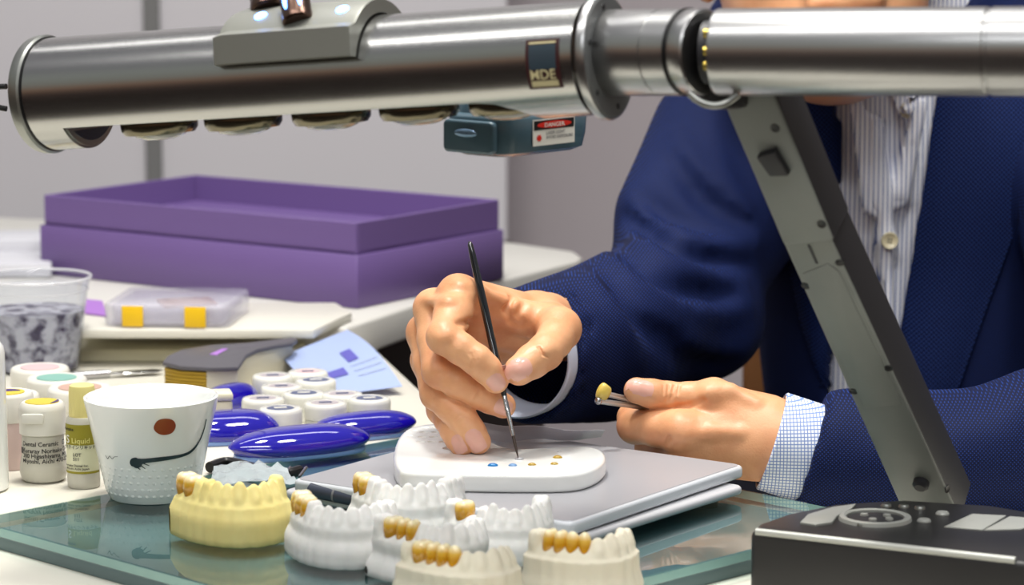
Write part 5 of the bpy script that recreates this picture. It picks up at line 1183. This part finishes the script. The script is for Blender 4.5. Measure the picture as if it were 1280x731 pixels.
# ================================================================ room shell, camera, light
def struct(name, bm, m):
    o = bmobj(name, bm, m, None, False); o['kind'] = 'structure'; return o
M_wallA = mat('pale wall panel', rgb(214, 211, 216), .6, noise=(1.2, rgb(206, 203, 208), .3, .7))
M_wallB = mat('mauve wall panel', rgb(186, 178, 182), .65)
M_strip = mat('grey panel joint', rgb(120, 120, 120), .5)
M_floor = mat('dark brown carpet', rgb(52, 40, 36), .95, bump=(300, .5, .004))
YB = 3.35
bm = bmesh.new(); add_box(bm, (0, 1.9, -.025), (7, 6, .05)); struct('floor', bm, M_floor)
xa = PY(633, 200, YB).x; xs = PY(196, 200, YB).x; xs2 = PY(186, 200, YB).x
bm = bmesh.new(); add_box(bm, ((xa - 3.5) / 2, YB + .03, 1.35), (3.5 + xa, .06, 2.7)); struct('wall_back', bm, M_wallA)
bm = bmesh.new(); add_box(bm, ((xa + 3.5) / 2, YB + .36, 1.35), (3.5 - xa, .06, 2.7)); struct('wall_back_right', bm, M_wallB)
bm = bmesh.new(); add_box(bm, (xa - .03, YB + .195, 1.35), (.06, .27, 2.7)); struct('wall_return', bm, M_wallA)
bm = bmesh.new(); add_box(bm, ((xs + xs2) / 2 + .002, YB - .004, 1.35), (.019, .008, 2.7), .002); struct('trim_1', bm, M_strip)
# chair behind the painter
M_wood = mat('brown wood', rgb(128, 84, 48), .5, noise=(20, rgb(108, 68, 38), .3, .7)); M_pad = mat('cream chair pad', rgb(222, 212, 190), .7)
ch_ = thing('wooden_chair', 'brown wooden chair with cream pad behind the seated person', 'chair', (.31, 2.26, 0))
bm = bmesh.new(); add_box(bm, (.345, 2.20, .405), (.30, .40, .03), .01); bmobj('seat', bm, M_wood, ch_)
bm = bmesh.new(); add_box(bm, (.345, 2.40, .66), (.30, .022, .34), .012); bmobj('backrest', bm, M_wood, ch_)
bm = bmesh.new(); add_box(bm, (.365, 2.386, .66), (.24, .012, .28), .006); bmobj('pad', bm, M_pad, ch_)
for x, y, h in ((.215, 2.03, .39), (.475, 2.03, .39), (.215, 2.40, .50), (.475, 2.40, .50)):
    bm = bmesh.new(); add_box(bm, (x, y, h / 2), (.035, .03, h), .004); bmobj('leg', bm, M_wood, ch_)
# camera
cam = bpy.data.cameras.new('camera'); co = bpy.data.objects.new('camera', cam); C.objects.link(co)
co.location = CAM; co.rotation_euler = (PI / 2 - PITCH, 0, 0); cam.sensor_width = 36; cam.lens = 36 * F / 1280; cam.clip_start = .05
cam.dof.use_dof = True; cam.dof.focus_distance = 1.66; cam.dof.aperture_fstop = 10.5
bpy.context.scene.camera = co
# lights: the booth's ceiling panels, spots over the bench, and an added front fill
def area(name, loc, aim, size, power, col=(1, 1, 1), sy=None):
    l = bpy.data.lights.new(name, 'AREA'); l.energy = power; l.size = size; l.color = col
    if sy: l.shape = 'RECTANGLE'; l.size_y = sy
    o = bpy.data.objects.new(name, l); C.objects.link(o); o.location = loc
    o.rotation_euler = (Vector(aim) - Vector(loc)).to_track_quat('-Z', 'Y').to_euler(); return o
area('bench_spot', (-.14, 1.72, T + 1.35), (-.02, 1.62, T), .20, 16, (1, .97, .90))
area('ceiling_strip', (-.5, .75, 2.75), (-.1, 1.9, .9), 2.4, 26, (1, .98, .95), .22)
area('bench_spot', (.42, 1.50, T + 1.40), (.22, 1.75, T), .20, 8, (1, .98, .94))
area('front_fill', (.1, -1.2, 3.0), (.2, 2.0, 1.0), 3.0, 26, (.98, .99, 1), .3)  # added fill from behind the camera, brightens the person's front
area('ceiling_strip', (-.3, 2.55, 2.70), (-.3, 2.5, .9), 2.2, 9, (1, .98, .96), .2)
wd = bpy.data.worlds.new('hall'); bpy.context.scene.world = wd; wd.use_nodes = True; nt = wd.node_tree; bgn = nt.nodes['Background']
tc = nt.nodes.new('ShaderNodeTexCoord'); sp = nt.nodes.new('ShaderNodeSeparateXYZ'); nt.links.new(tc.outputs['Generated'], sp.inputs[0])
mr = nt.nodes.new('ShaderNodeMapRange'); mr.inputs['From Min'].default_value = -1; nt.links.new(sp.outputs['Z'], mr.inputs['Value'])
cr = nt.nodes.new('ShaderNodeValToRGB'); nt.links.new(mr.outputs['Result'], cr.inputs['Fac']); nt.links.new(cr.outputs['Color'], bgn.inputs['Color'])
stops = [(0, (.03, .022, .02)), (.44, (.05, .035, .03)), (.50, (.06, .045, .05)), (.545, (.50, .26, .15)), (.575, (.58, .34, .22)), (.61, (.50, .52, .46)), (.72, (.62, .66, .62)), (.80, (.36, .36, .40)), (1, (.50, .50, .54))]
el = cr.color_ramp.elements; el[0].position, el[0].color = 0, (*stops[0][1], 1); el[1].position, el[1].color = 1, (*stops[-1][1], 1)
for p, c in stops[1:-1]: e = el.new(p); e.color = (*c, 1)
bgn.inputs['Strength'].default_value = .62
sc = bpy.context.scene; vs = sc.view_settings; vs.view_transform = 'Standard'; vs.look = 'None'; vs.exposure = 0; vs.gamma = 1; vs.use_curve_mapping = False
sc.cycles.use_denoising = True; sc.cycles.max_bounces = 10; sc.cycles.transparent_max_bounces = 12; sc.cycles.caustics_reflective = False; sc.cycles.caustics_refractive = False
